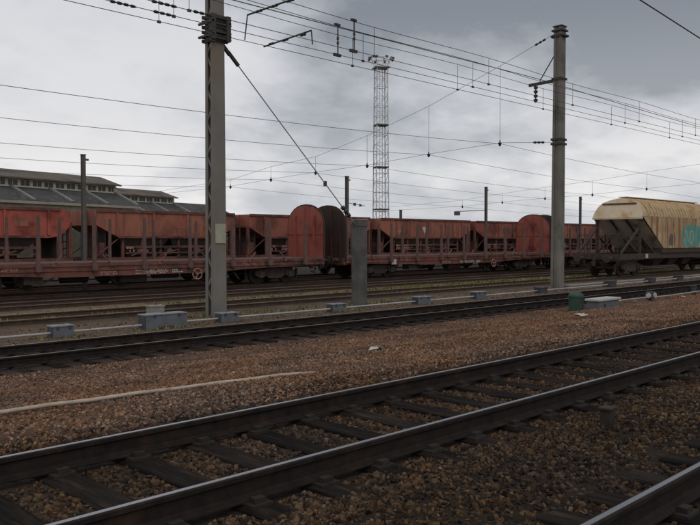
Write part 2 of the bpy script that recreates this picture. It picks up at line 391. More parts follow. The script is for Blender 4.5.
def make_track(key, zr, label, head, railm, n_parts, x0, x1, bury=0.0, jitter=0.02, pitch=0.605):
    yc = TRACKS[key]
    t = empty('railway_track', (0, yc, zr), label, 'railway track', 'parallel railway tracks')
    for sg in (-1, 1):
        mb = MB(); mb.prism([(sg * 0.7525 + p, q) for p, q in RAILP], 'x', x0, x1)
        r = mb.build('rail', railm, t)
        mb = MB(); mb.prism([(sg * 0.7525 + p, q) for p, q in ((-0.019, -0.0005), (0.019, -0.0005), (0.016, 0.0015), (-0.016, 0.0015))], 'x', x0, x1)
        mb.build('running_surface', head, r)
    bases = []
    for q in range(6):                     # worn timbers: chipped edges, sagging tops
        mb = MB(); ny = 6
        for j in range(ny + 1):
            y = -1.3 + 2.6 * j / ny
            for xx, zq in ((-0.125, -0.15), (-0.125, -0.012), (-0.112, 0), (0.112, 0), (0.125, -0.012), (0.125, -0.15)):
                mb.v.append((xx + rnd.uniform(-0.007, 0.007), y + (rnd.uniform(-0.02, 0.02) if j in (0, ny) else 0), zq + (rnd.uniform(-0.007, 0.002) if zq > -0.1 else 0)))
        for j in range(ny):
            for k in range(5): a_ = j * 6 + k; mb.f.append((a_, a_ + 1, a_ + 7, a_ + 6))
        mb.f += [tuple(range(6)), tuple(ny * 6 + 5 - k for k in range(6))]
        bases.append(mb.mesh('sleeper', M['sleeper']))
    xs = list(np.arange(x0 if x0 > -3 else -3, min(x1, 190), pitch))
    spots = []
    far = MB(); fast = MB()
    for i, x in enumerate(xs):
        xx = x + rnd.uniform(-jitter, jitter); rz = rnd.uniform(-0.014, 0.014); dz = -0.192 + rnd.uniform(-0.006, 0.004) - bury
        spots.append(xx)
        if i < n_parts:
            o = bpy.data.objects.new('sleeper', bases[rnd.randrange(6)]); COL.objects.link(o); o.parent = t
            o.location = (xx, rnd.uniform(-0.03, 0.03), dz); o.rotation_euler = (0, 0, rz)
        else:
            far.box(xx - 0.125, xx + 0.125, -1.3, 1.3, dz - 0.15, dz)
        if x < 45:
            for sg in (-1, 1):
                fast.box(xx - 0.085, xx + 0.085, sg * 0.7525 - 0.16, sg * 0.7525 + 0.16, dz - 0.01, -0.1722)
                for s2 in (-1, 1):
                    fast.box(xx - 0.045, xx + 0.045, sg * 0.7525 + s2 * 0.105 - 0.03, sg * 0.7525 + s2 * 0.105 + 0.03, -0.172, -0.138)
    if far.v:
        tag(far.build('sleepers', M['sleeper'], t), kind='stuff')
    tag(fast.build('rail_fastenings', M['iron'], t), kind='stuff')
    sleeper_sets[key] = spots
    return t


make_track('A', 0, 'near railway track with bright polished rails on dark wooden sleepers', M['polish'], M['rail'], 140, -6, 500)
make_track('C', 0, 'railway track nearest the viewer, only its far rail and sleeper ends showing at lower right', M['polish'], M['rail'], 60, -6, 500)
make_track('D', YARD, 'dark railway track beside the row of blue grey cover boxes', M['dull_head'], M['rail'], 120, -6, 500, bury=0.0)
make_track('E', YARD, 'weedy yard track under the cream hopper wagon', M['dull_head'], M['rail_yard'], 0, -6, 500, bury=0.012)
make_track('F', YARD, 'empty rusty yard track between the cream wagon and the stake wagons', M['dull_head'], M['rail_yard'], 0, -6, 500, bury=0.012)
make_track('G', YARD, 'yard track carrying the red flat wagons with stakes and arched ends', M['dull_head'], M['rail_yard'], 0, -6, 500, bury=0.012)
make_track('H', YARD, 'yard track behind the stake wagons carrying the rust red hopper wagons', M['rail_yard'], M['rail_yard'], 0, -6, 500, bury=0.012)


# ------------------------------------------------------------------ loose ballast stones
def stones(name, zones, m, smin, smax, seed):
    rs = np.random.RandomState(seed); pts = []
    for (y0, y1, dens) in zones:
        # only the wedge of ground in view, with a margin to the sides
        n = int(dens * (y1 - y0) * 2.9 * (y0 + y1) / 2)
        y = rs.uniform(y0, y1, n); x = y * rs.uniform(0.18, 1, n) if False else rs.uniform(0.12, 3.05, n) * y
        keep = np.ones(n, bool)
        for key in ('A', 'C', 'D'):
            dy = np.abs(y - TRACKS[key]); sp = np.array(sleeper_sets[key])
            k = np.clip(np.searchsorted(sp, x), 1, len(sp) - 1)
            dist = np.minimum(np.abs(x - sp[k - 1]), np.abs(x - sp[k]))
            keep &= ~((dy < (0.98 if key == 'A' else 1.32) + 0.16 * np.sin(x * 2.3 + np.sin(x * 5.1))) & (dist < 0.14)); keep &= ~(np.abs(dy - 0.7525) < 0.085)
        x, y = x[keep], y[keep]
        z = np.array([ground_z(v) for v in y])
        bumps = np.where((y > 6.5) & (y < 13), 0.035 * np.sin(x * 0.9 + y * 1.7) * np.cos(y * 0.7 - x * 0.35), 0)
        pts.append(np.stack([x, y, z + bumps + rs.uniform(-0.02, 0.012, len(x))], 1))
    P = np.concatenate(pts)
    me = bpy.data.meshes.new(name); me.vertices.add(len(P)); me.vertices.foreach_set('co', P.astype(np.float32).ravel())
    o = bpy.data.objects.new(name, me); COL.objects.link(o); tag(o, kind='stuff')
    g = bpy.data.node_groups.new(name, 'GeometryNodeTree')
    g.interface.new_socket('Geometry', in_out='INPUT', socket_type='NodeSocketGeometry')
    g.interface.new_socket('Geometry', in_out='OUTPUT', socket_type='NodeSocketGeometry')
    n = g.nodes.new; gi = n('NodeGroupInput'); go = n('NodeGroupOutput')
    join = n('GeometryNodeJoinGeometry')
    for k in range(4):
        ico = n('GeometryNodeMeshIcoSphere'); ico.inputs['Radius'].default_value = 1.0; ico.inputs['Subdivisions'].default_value = 1
        tx = n('ShaderNodeTexNoise'); tx.noise_dimensions = '4D'; tx.inputs['W'].default_value = 3.1 * k + seed; tx.inputs['Scale'].default_value = 1.3
        sb = n('ShaderNodeVectorMath'); sb.operation = 'SUBTRACT'; sb.inputs[1].default_value = (0.5, 0.5, 0.5); g.links.new(tx.outputs['Color'], sb.inputs[0])
        sc = n('ShaderNodeVectorMath'); sc.operation = 'SCALE'; sc.inputs['Scale'].default_value = 2.3; g.links.new(sb.outputs[0], sc.inputs[0])
        st = n('GeometryNodeSetPosition'); g.links.new(ico.outputs[0], st.inputs[0]); g.links.new(sc.outputs[0], st.inputs['Offset'])
        smt = n('GeometryNodeSetMaterial'); smt.inputs['Material'].default_value = m; g.links.new(st.outputs[0], smt.inputs[0])
        toi = n('GeometryNodeGeometryToInstance'); g.links.new(smt.outputs[0], toi.inputs[0]); g.links.new(toi.outputs[0], join.inputs[0])
    iop = n('GeometryNodeInstanceOnPoints'); iop.inputs['Pick Instance'].default_value = True
    rr = n('FunctionNodeRandomValue'); rr.data_type = 'FLOAT_VECTOR'; rr.inputs[0].default_value = (0, 0, 0); rr.inputs[1].default_value = (6.28, 6.28, 6.28)
    rsn = n('FunctionNodeRandomValue'); rsn.data_type = 'FLOAT_VECTOR'; rsn.inputs[0].default_value = (smin * 0.6,) * 3; rsn.inputs[1].default_value = (smax,) * 3
    ri = n('FunctionNodeRandomValue'); ri.data_type = 'INT'; ri.inputs[4].default_value = 0; ri.inputs[5].default_value = 3
    m2p = n('GeometryNodeMeshToPoints')
    g.links.new(gi.outputs[0], m2p.inputs[0]); g.links.new(m2p.outputs[0], iop.inputs['Points'])
    g.links.new(join.outputs[0], iop.inputs['Instance']); g.links.new(ri.outputs[2], iop.inputs['Instance Index'])
    rsz = n('FunctionNodeRandomValue'); rsz.data_type = 'FLOAT'; rsz.inputs[2].default_value = 0.45; rsz.inputs[3].default_value = 1.15; rsz.inputs['Seed'].default_value = 5
    msz = n('ShaderNodeVectorMath'); msz.operation = 'SCALE'; g.links.new(rsn.outputs[0], msz.inputs[0]); g.links.new(rsz.outputs[1], msz.inputs['Scale'])
    g.links.new(rr.outputs[0], iop.inputs['Rotation']); g.links.new(msz.outputs[0], iop.inputs['Scale'])
    g.links.new(iop.outputs[0], go.inputs[0])
    md = o.modifiers.new('stones', 'NODES'); md.node_group = g
    return o


stones('shade_toned_ballast', [(0.7, 3.4, 2300)], M['stone_shade'], 0.010, 0.032, 7)  # foreground stones, the unseen train's shade put into their colour
stones('ballast', [(3.3, 6.7, 1700)], M['stone_dark'], 0.010, 0.032, 3)
stones('rusty_ballast', [(6.3, 9.5, 1300), (9.5, 13.25, 800)], M['stone_red'], 0.010, 0.029, 5)
stones('yard_gravel', [(16.3, 19.4, 45), (22.4, 23.8, 25)], M['stone_tan'], 0.018, 0.045, 9)


# ------------------------------------------------------------------ low weeds between the yard tracks
def weeds():
    rs = np.random.RandomState(4); mb = MB()
    strips = [(17.1, 0.10, 7.3, 8.3, 25, 0.09), (17.1, 0.10, 9.8, 11.4, 45, 0.09), (17.15, 0.1, 16.3, 17.2, 30, 0.1), (18.0, 0.25, 18.1, 19.3, 80, 0.12), (20.75, 0.42, 23, 62, 5200, 0.10), (23.05, 0.5, 25, 66, 7500, 0.11), (23.05, 0.5, 14, 26, 700, 0.08),
              (25.2, 0.5, 22, 60, 1200, 0.06), (20.8, 0.45, 6, 13, 700, 0.09), (18.8, 0.5, 12, 22, 350, 0.10)]
    for (yc, wd, x0, x1, n, hh) in strips:
        clumps = rs.uniform(x0, x1, max(6, int((x1 - x0) * 1.4)))
        for i in range(n):
            x = rs.choice(clumps) + rs.normal(0, 0.45); y = yc + rs.normal(0, wd * 0.45)
            h = hh * rs.uniform(0.4, 1.3); a = rs.uniform(0, 6.28); wv = 0.02 + 0.02 * rs.rand()
            dx, dy = math.cos(a), math.sin(a); z = ground_z(y)
            mb.quad((x - dx * wv, y - dy * wv, z), (x + dx * wv, y + dy * wv, z), (x + dy * h * 0.6, y - dx * h * 0.6, z + h))
    o = bpy.data.objects.new('weeds', bpy.data.meshes.new('weeds'))
    o.data.from_pydata(mb.v, [], mb.f); o.data.materials.append(M['weeds']); COL.objects.link(o)
    tag(o, kind='stuff')


weeds()


# ------------------------------------------------------------------ running gear shared by the wagons
def wheel_mesh(r=0.46):
    mb = MB()
    mb.lathe((0, -0.07, 0), (0, 0.07, 0), [(0, r - 0.06), (0.01, r), (0.10, r - 0.005), (0.105, r + 0.025), (0.135, r + 0.025), (0.14, r - 0.07)], 24)
    mb.lathe((0, -0.115, 0), (0, -0.07, 0), [(0, 0.10), (0.045, 0.14)], 12)
    return mb.mesh('wheel', M['iron'])


WHEEL = wheel_mesh()


def bogie(parent, x, wb=1.8):
    mb = MB()
    for sg in (-1, 1):
        y0, y1 = sorted((sg * 0.96, sg * 1.06))
        mb.prism([(x - wb / 2 - 0.32, 0.62), (x - wb / 2 - 0.32, 0.44), (x - wb / 2 + 0.3, 0.40), (x - 0.35, 0.26), (x + 0.35, 0.26), (x + wb / 2 - 0.3, 0.40),
                  (x + wb / 2 + 0.32, 0.44), (x + wb / 2 + 0.32, 0.62), (x + 0.4, 0.74), (x - 0.4, 0.74)], 'y', y0, y1)
        for k in (-1, 1):
            xa = x + k * wb / 2
            mb.box(xa - 0.15, xa + 0.15, min(sg * 1.065, sg * 1.19), max(sg * 1.065, sg * 1.19), 0.32, 0.60)
            for j in (-1, 1):
                mb.lathe((xa + j * 0.22, sg * 1.1, 0.38), (xa + j * 0.22, sg * 1.1, 0.62), [(0, 0.07), (0.24, 0.07)], 8)
        mb.box(x - wb / 2 - 0.7, x - wb / 2 - 0.62, sg * 0.78 - 0.05, sg * 0.78 + 0.05, 0.25, 0.7)
        mb.box(x + wb / 2 + 0.62, x + wb / 2 + 0.7, sg * 0.78 - 0.05, sg * 0.78 + 0.05, 0.25, 0.7)
    mb.box(x - 0.25, x + 0.25, -0.958, 0.958, 0.45, 0.80)
    for k in (-1, 1):
        mb.tube((x + k * wb / 2, -0.9, 0.46), (x + k * wb / 2, 0.9, 0.46), 0.08, 10)
    b = mb.build('bogie', M['under'], parent)
    for k in (-1, 1):
        for sg in (-1, 1):
            o = bpy.data.objects.new('wheel', WHEEL); COL.objects.link(o); o.parent = b
            o.location = (x + k * wb / 2, sg * 0.76, 0.46)
            o.rotation_euler = (0, 0, 0 if sg < 0 else math.pi)
    return b


def buffers(parent, xe, dirn, z=1.04, ln=0.62):
    for sg in (-1, 1):
        y = sg * 0.875
        mb = MB(); mb.lathe((xe, y, z), (xe + dirn * 0.62, y, z), [(0, 0.12), (ln * 0.5, 0.11), (ln * 0.5 + 0.002, 0.075), (ln - 0.06, 0.075), (ln - 0.05, 0.22), (ln - 0.02, 0.235), (ln, 0.20)], 14)
        mb.build('buffer', M['under'], parent)
    mb = MB(); mb.box(min(xe, xe + dirn * 0.35), max(xe, xe + dirn * 0.35), -0.06, 0.06, z - 0.09, z + 0.05)
    mb.box(min(xe + dirn * 0.2, xe + dirn * 0.42), max(xe + dirn * 0.2, xe + dirn * 0.42), -0.04, 0.04, z - 0.42, z - 0.10)
    mb.build('coupling', M['under'], parent)


def dashes(name, m, parent, x, y, z, wd, ht, rows, seed, face=-1):
    """worn painted lettering, too blurred to read: rows of short strokes lying on a side facing -Y"""
    r_ = random.Random(seed); mb = MB(); rh = ht / rows
    for k in range(rows):
        cx_ = x
        while cx_ < x + wd - 0.02:
            cw = r_.uniform(0.05, 0.11)
            if r_.random() > 0.18:
                z0 = z + k * rh + 0.12 * rh; z1 = z + (k + 1) * rh - 0.2 * rh
                xe = min(cx_ + cw, x + wd)
                mb.quad((cx_, y, z0), (xe, y, z0), (xe, y, z1), (cx_, y, z1))
            cx_ += cw + 0.035
    return mb.build(name, m, parent)


def ring(name, m, parent, x, y, z, r=0.26, t=0.025):
    mb = MB()
    pts = [(x + r * math.cos(a), y, z + r * math.sin(a)) for a in np.linspace(0, 2 * math.pi, 25)]
    mb.path(pts, t, 6)
    for a in (0.3, 0.3 + 2.09, 0.3 + 4.19): mb.bar((x, y, z), (x + r * math.cos(a), y, z + r * math.sin(a)), 0.03)
    mb.tube((x, y - 0.03, z), (x, y + 0.3, z), 0.045, 8)
    return mb.build(name, m, parent)


# ------------------------------------------------------------------ flat wagons with stakes and arched ends
FLAT_L = 20.1


def arch_poly(hw, z0, zs, zt, n=14):
    pts = [(-hw, z0), (hw, z0)]
    for k in range(n + 1):
        a = math.pi * k / n
        c = math.cos(a); s_ = math.sin(a)
        pts.append((hw * math.copysign(abs(c) ** 0.94, c), zs + (zt - zs) * s_ ** 0.94))
    return pts


def flat_wagon(x0, label, seed):
    r_ = random.Random(seed)
    t = empty('stake_wagon', (x0, TRACKS['G'], YARD), label, 'wagon', 'red flat wagons with stakes')
    mb = MB()
    for sg in (-1, 1):
        ya, yb = sorted((sg * 1.30, sg * 1.40))
        mb.prism([(0.06, 1.16), (0.06, 0.86), (4.6, 0.76), (6.4, 0.66), (13.5, 0.66), (15.3, 0.76), (FLAT_L - 0.06, 0.86), (FLAT_L - 0.06, 1.16)], 'y', ya, yb)
        ya, yb = sorted((sg * 1.36, sg * 1.43))
        mb.box(0.06, FLAT_L - 0.06, min(sg * 1.402, sg * 1.44), max(sg * 1.402, sg * 1.44), 1.06, 1.15)
        mb.box(0.06, FLAT_L - 0.06, min(sg * 1.402, sg * 1.44), max(sg * 1.402, sg * 1.44), 0.89, 0.93)
    mb.box(-0.02, 0.2, -1.298, 1.298, 0.8, 1.15); mb.box(FLAT_L - 0.2, FLAT_L + 0.02, -1.298, 1.298, 0.8, 1.15)
    mb.box(0.21, FLAT_L - 0.21, -0.45, 0.45, 0.72, 1.14)
    for x in np.arange(1.4, FLAT_L - 1, 1.9): mb.box(x - 0.06, x + 0.06, -1.297, -0.452, 0.85, 1.12); mb.box(x - 0.06, x + 0.06, 0.452, 1.297, 0.85, 1.12)
    mb.build('underframe', M['maroon'], t)
    # brake gear hung below
    mb = MB()
    mb.tube((7.2, 0.2, 0.55), (8.3, 0.2, 0.55), 0.2, 12); mb.tube((11, -0.35, 0.6), (12.2, -0.35, 0.6), 0.17, 12)
    mb.box(9.2, 10.4, -0.9, -0.5, 0.35, 0.65); mb.bar((3.2, -0.4, 0.5), (16.8, -0.4, 0.5), 0.05); mb.box(5.2, 5.9, -1.2, -0.7, 0.42, 0.70); mb.box(13.4, 14.3, -1.15, -0.6, 0.40, 0.68)
    mb.bar((6.3, -1.2, 0.64), (5.7, -1.2, 0.35), 0.05); mb.bar((14.6, -1.2, 0.64), (14.9, -1.2, 0.3), 0.05)
    mb.build('brake_gear', M['under'], t)
    # plank floor, laid across
    mb = MB(); x = 0.1
    while x < FLAT_L - 0.12:
        x2 = min(x + 0.24, FLAT_L - 0.1); mb.box(x + 0.004, x2 - 0.004, -1.39, 1.39, 1.152, 1.205 + r_.uniform(-0.004, 0.004)); x = x2
    tag(mb.build('floor_boards', M['stake'], t), kind='stuff')
    # arched end walls: sooty outside, red inside
    for xe, sg in ((0.0, 1), (FLAT_L, -1)):
        a, b = sorted((xe, xe + sg * 0.07))
        e = MB().prism(arch_poly(1.40, 1.0, 2.80, 3.90), 'x', a, b).build('end_wall', M['endblack'], t)
        a, b = sorted((xe + sg * 0.071, xe + sg * 0.10))
        MB().prism(arch_poly(1.33, 1.21, 2.80, 3.83), 'x', a, b).build('lining', M['endred'], e)
        mb = MB()
        for yy in (-0.72, 0.02, 0.74):
            a, b = sorted((xe + sg * 0.101, xe + sg * 0.17)); mb.box(a, b, yy - 0.045, yy + 0.045, 1.21, 3.3 if abs(yy) > .1 else 3.75)
        for zz_ in (2.35,):
            a, b = sorted((xe + sg * 0.101, xe + sg * 0.13)); mb.box(a, b, -1.3, -0.766, zz_, zz_ + 0.05); mb.box(a, b, -0.674, -0.026, zz_, zz_ + 0.05); mb.box(a, b, 0.066, 0.694, zz_, zz_ + 0.05); mb.box(a, b, 0.786, 1.3, zz_, zz_ + 0.05)
        mb.build('stiffener', M['endred'], e)
        mb = MB()
        for yy in (-1.0, -0.34, 0.34, 1.0):
            a, b = sorted((xe - sg * 0.001, xe - sg * 0.06)); mb.box(a, b, yy - 0.05, yy + 0.05, 1.05, 3.1 if abs(yy) > .9 else 3.7)
        mb.build('outer_rib', M['endblack'], e)
    # stakes in sockets
    sm = MB(); sm.bar((0, 0, 0.86), (0, 0, 2.98), 0.115, 0.14, up=(0, 1, 0), a2=0.085, b2=0.10)
    sm.box(-0.10, 0.10, -0.10, 0.06, 0.90, 1.14)
    sme = sm.mesh('stake', M['stake'])
    for k in range(9):
        xk = 1.2 + k * 2.19
        for sg in (-1, 1):
            o = bpy.data.objects.new('stake', sme); COL.objects.link(o); o.parent = t
            o.location = (xk + r_.uniform(-0.05, 0.05), sg * 1.50, 0); o.rotation_euler = (r_.uniform(-0.012, 0.012), r_.uniform(-0.02, 0.02), 0 if sg < 0 else math.pi)
    # slanting tensioner levers at deck level
    for k in range(8):
        xk = 2.0 + k * 2.19 + r_.uniform(-0.2, 0.2)
        mb = MB(); s2 = r_.choice((-1, 1))
        mb.bar((xk, -1.46, 1.16), (xk + s2 * 0.34, -1.46, 1.50), 0.04, 0.05, up=(0, 1, 0)); mb.box(xk - 0.07, xk + 0.07, -1.50, -1.442, 1.07, 1.16)
        mb.build('tension_lever', M['lever'], t)
    for xs_ in (0.55, FLAT_L - 0.55):
        mb = MB()
        for dx in (-0.19, 0.19): mb.bar((xs_ + dx, -1.43, 1.0), (xs_ + dx, -1.43, 0.38), 0.03)
        for zq in (0.40, 0.66): mb.box(xs_ - 0.205, xs_ + 0.205, -1.50, -1.40, zq, zq + 0.03)
        mb.build('step', M['iron'], t)
    for xs_, dq in ((-0.02, -1), (FLAT_L + 0.02, 1)):
        MB().path([(xs_, -0.35, 0.92), (xs_ + dq * 0.22, -0.34, 0.86), (xs_ + dq * 0.34, -0.30, 0.6), (xs_ + dq * 0.22, -0.26, 0.42), (xs_ + dq * 0.04, -0.24, 0.5)], 0.03, 6).build('brake_hose', M['iron'], t)
    bogie(t, 2.95); bogie(t, FLAT_L - 2.95)
    buffers(t, -0.02, -1); buffers(t, FLAT_L + 0.02, 1)
    ring('brake_wheel', M['pinkmark'], t, 12.5 if seed % 2 else 13.1, -1.47, 0.62, 0.23)
    # worn lettering panels on the solebar
    for (xm, wm, rows, mk) in ((9.6, 1.5, 3, 'white'), (11.3, 0.5, 2, 'white'), (4.2, 0.7, 2, 'pinkmark'), (15.0, 1.2, 2, 'pinkmark'), (8.0, 0.8, 2, 'pinkmark')):
        dashes('marking', M[mk], t, xm, -1.4415 if False else -1.404, 0.70 if 6.4 < xm < 12.8 else 0.935, wm, 0.17 if 6.4 < xm < 12.8 else 0.12, rows, seed * 7 + int(xm * 3))
    MB().box(3.45, 3.85, -1.462, -1.441, 0.74, 1.02).build('label_plate', M['white'], t)
    return t


flat_wagon(26.35 - FLAT_L, 'long red stake wagon at left whose right arched end wall shows red inside', 1)
flat_wagon(27.8, 'middle red stake wagon between the two pairs of arched end walls', 2)
flat_wagon(49.2, 'red stake wagon beyond the right pair of arched ends, partly behind the cream wagon', 3)


# ------------------------------------------------------------------ rust red hopper wagons behind
def hopper(x0, L, label, bodym, seed, rounded=False, mark=None):
    r_ = random.Random(seed)
    t = empty('hopper_wagon', (x0, TRACKS['H'], YARD), label, 'wagon', 'rust red hopper wagons behind the stake wagons')
    hw, zt, zm, zb = 1.42, 3.42, 2.74, 2.16
    e = 0.14
    side = [(e, zt), (e, zm), (e + 1.15, zb), (L - e - 1.15, zb), (L - e, zm), (L - e, zt)]
    if rounded:
        side = [(0.15, zt), (0.15, zb), (L - 1.15, zb), (L - 0.75, zb + 0.06), (L - 0.45, zb + 0.22), (L - 0.2, zb + 0.5), (L - 0.12, 2.95), (L - 0.25, 3.3), (L - 0.5, zt)]
    # open-topped: two skins and end sheets with a real hollow between them
    mb = MB()
    for sg in (-1, 1):
        ya, yb = sorted((sg * (hw - 0.04), sg * hw)); mb.prism(side, 'y', ya, yb)
    def strip(p, q):
        (xa, za), (xb, zb_) = p, q
        mb.quad((xa, -hw + 0.041, za), (xb, -hw + 0.041, zb_), (xb, hw - 0.041, zb_), (xa, hw - 0.041, za))
    n = len(side)
    for k in range(n - 1): strip(side[k], side[k + 1])
    body = mb.build('body', bodym, t)
    # pressed ribs and a top rim
    for k in range(5 if L > 9 else 4):
        xk = e + 1.0 + (L - 2 * e - 2.0) * k / (4 if L > 9 else 3)
        mb = MB()
        for sg in (-1, 1):
            ya, yb = sorted((sg * (hw + 0.001), sg * (hw + 0.07)))
            mb.box(xk - 0.05, xk + 0.05, ya, yb, zb + 0.12, zt - 0.1)
        mb.build('side_rib', bodym, t)
    mb = MB()
    for sg in (-1, 1):
        ya, yb = sorted((sg * (hw + 0.002), sg * (hw + 0.06))); mb.box(e + 0.02, L - (0.6 if rounded else e + 0.02), ya, yb, zt - 0.09, zt + 0.03)
        ya, yb = sorted((sg * (hw + 0.002), sg * (hw + 0.05))); mb.box(e + 1.2, L - e - 1.2, ya, yb, zb, zb + 0.1)
    mb.build('rim', M['maroon'], t)
    for q in range(3):
        xp = r_.uniform(e + 1.3, L - e - 2.4); wp = r_.uniform(0.4, 0.85); zp = zb + r_.uniform(0.16, 0.5); hp = r_.uniform(0.3, 0.55)
        MB().box(xp, xp + wp, -hw - 0.012, -hw - 0.001, zp, zp + hp).build('patch_plate', r_.choice((M['orangered'], M['maroon'], M['orange'])), t)
    # discharge funnels: wide at the body, narrow at the chute
    for xc in (L * 0.33, L * 0.67):
        mb = MB(); h2 = (L - 2 * e - 2.3) / 4
        top = [(xc - h2, -hw + 0.06, zb), (xc + h2, -hw + 0.06, zb), (xc + h2, hw - 0.06, zb), (xc - h2, hw - 0.06, zb)]
        bot = [(xc - 0.65, -0.9, 1.28), (xc + 0.65, -0.9, 1.28), (xc + 0.65, 0.9, 1.28), (xc - 0.65, 0.9, 1.28)]
        low_ = [(x, y * 0.9, 0.55) for x, y, z in bot]
        i = len(mb.v); mb.v += top + bot + low_
        for k in range(4):
            k2 = (k + 1) % 4
            mb.f += [(i + k, i + k2, i + 4 + k2, i + 4 + k), (i + 4 + k, i + 4 + k2, i + 8 + k2, i + 8 + k)]
        mb.f.append((i + 8, i + 9, i + 10, i + 11))
        mb.build('funnel', M['under'], t)
    # underframe, posts and rails below the body
    mb = MB()
    for sg in (-1, 1):
        ya, yb = sorted((sg * 1.22, sg * 1.34)); mb.box(0, L, ya, yb, 0.98, 1.28)
        nb = 6
        for k in range(nb):
            xk = e + 1.35 + (L - 2 * e - 2.7) * k / (nb - 1); mb.box(xk - 0.06, xk + 0.06, ya, yb, 1.281, zb - 0.001)
        mb.box(e + 1.45, L - e - 1.45, min(sg * 1.341, sg * 1.39), max(sg * 1.341, sg * 1.39), 1.70, 1.80)
        mb.box(e + 1.45, L - e - 1.45, min(sg * 1.341, sg * 1.38), max(sg * 1.341, sg * 1.38), 1.44, 1.50)
    mb.box(0.001, 0.16, -1.219, 1.219, 0.98, 1.28); mb.box(L - 0.16, L - 0.001, -1.219, 1.219, 0.98, 1.28)
    mb.box(0.161, L - 0.161, -0.3, 0.3, 0.9, 1.2)
    mb.build('underframe', M['maroon'], t)
    for xe, s2 in ((e, 1), (L - e, -1)):
        for sg in (-1, 1):
            p = MB(); p.box(xe - 0.07, xe + 0.07, sg * 1.30 - 0.07, sg * 1.30 + 0.07, 1.281, zm + 0.1)
            if not (rounded and s2 < 0): p.bar((xe + s2 * 0.05, sg * 1.30, 1.35), (xe + s2 * 1.1, sg * 1.30, zb - 0.04), 0.05)
            p.build('end_post', M['maroon'], t)
        lm = MB()
        for yy in (-0.75, -0.35): lm.bar((xe - s2 * 0.12, yy, 1.2), (xe - s2 * 0.12, yy, zt), 0.04)
        for zz_ in np.arange(1.4, 3.3, 0.3): lm.bar((xe - s2 * 0.12, -0.75, zz_), (xe - s2 * 0.12, -0.35, zz_), 0.03)
        lm.build('ladder', M['maroon'], t)
    for xe in (e + 0.55, L - e - 0.55):
        MB().box(xe - 0.02, xe + 0.02, -1.2, 1.2, 1.281, 2.5 if not rounded else 2.3).build('bulkhead', M['under'], t)
        MB().box(xe - 0.3 if xe < L / 2 else xe + 0.021, xe - 0.021 if xe < L / 2 else xe + 0.3, -1.15, -0.5, 1.3, 1.95).build('brake_cabinet', M['maroon'], t)
    for k in range(3):
        gear = MB(); xk = L * (0.3 + 0.2 * k); gear.tube((xk, -1.36, 1.55), (xk, -1.0, 1.55), 0.16, 10); gear.bar((xk - 0.5, -1.37, 1.35), (xk + 0.4, -1.37, 1.62), 0.05)
        gear.build('discharge_gear', M['stake'], t)
    for xa in (L * 0.2, L * 0.8):
        for sg in (-1, 1):
            o = bpy.data.objects.new('wheel', WHEEL); COL.objects.link(o); o.parent = t; o.location = (xa, sg * 0.76, 0.46); o.rotation_euler = (0, 0, 0 if sg < 0 else math.pi)
        ax = MB(); ax.tube((xa, -1.1, 0.46), (xa, 1.1, 0.46), 0.08, 8)
        for sg in (-1, 1):
            ax.box(xa - 0.16, xa + 0.16, sg * 1.1 - 0.1, sg * 1.1 + 0.1, 0.3, 0.62); ax.bar((xa - 0.7, sg * 1.1, 0.8), (xa, sg * 1.1, 0.66), 0.09); ax.bar((xa + 0.7, sg * 1.1, 0.8), (xa, sg * 1.1, 0.66), 0.09)
        ax.build('axle', M['under'], t)
    buffers(t, 0, -1, ln=0.3); buffers(t, L, 1, ln=0.3)
    for q in range(2):
        xm = e + 1.5 + q * 0.75
        dashes('marking', M['pinkmark'], t, xm, -hw - 0.004 if False else -1.3925, 1.50, 0.4, 0.3, 2, seed + q)
    if mark == 'triangle':
        mb = MB(); xm = L * 0.46; mb.quad((xm - 0.24, -hw - 0.005, 2.92), (xm, -hw - 0.005, 2.46), (xm + 0.24, -hw - 0.005, 2.92)); mb.build('triangle_mark', M['white'], t)
        mb = MB(); xm = L * 0.2; mb.quad((xm - 0.17, -hw - 0.005, 2.7), (xm, -hw - 0.005, 2.44), (xm + 0.17, -hw - 0.005, 2.7)); mb.build('triangle_mark', M['pinkmark'], t)
    if mark == 'bar':
        mb = MB(); mb.quad((L * 0.55, -hw - 0.005, 2.2), (L * 0.55 + 0.7, -hw - 0.005, 2.2), (L * 0.55 + 0.7, -hw - 0.005, 2.27), (L * 0.55, -hw - 0.005, 2.27)); mb.build('marking', M['white'], t)
    return t


hopper(5.7, 9.6, 'bright red hopper wagon with a rounded end, at the left edge before the shed', M['brightred'], 21, rounded=True, mark='bar')
hopper(16.2, 7.9, 'rust orange hopper wagon between the thin dark post and the tall left pole', M['orange'], 22)
hopper(24.75, 9.5, 'brownish red hopper wagon just left of the left pair of arched ends', M['orangered'], 23)
hopper(34.9, 9.6, 'rust orange hopper wagon with a white triangle, behind the middle stake wagon', M['orange'], 24, mark='triangle')
hopper(44.9, 9.6, 'rust red hopper wagon behind the right pair of arched ends', M['orangered'], 25)
hopper(64.85, 9.6, 'hopper wagon behind the cream wagon, seen through its end frame', M['orangered'], 27)
hopper(54.9, 9.6, 'hopper wagon partly hidden between the right pole and the cream wagon', M['orange'], 26)


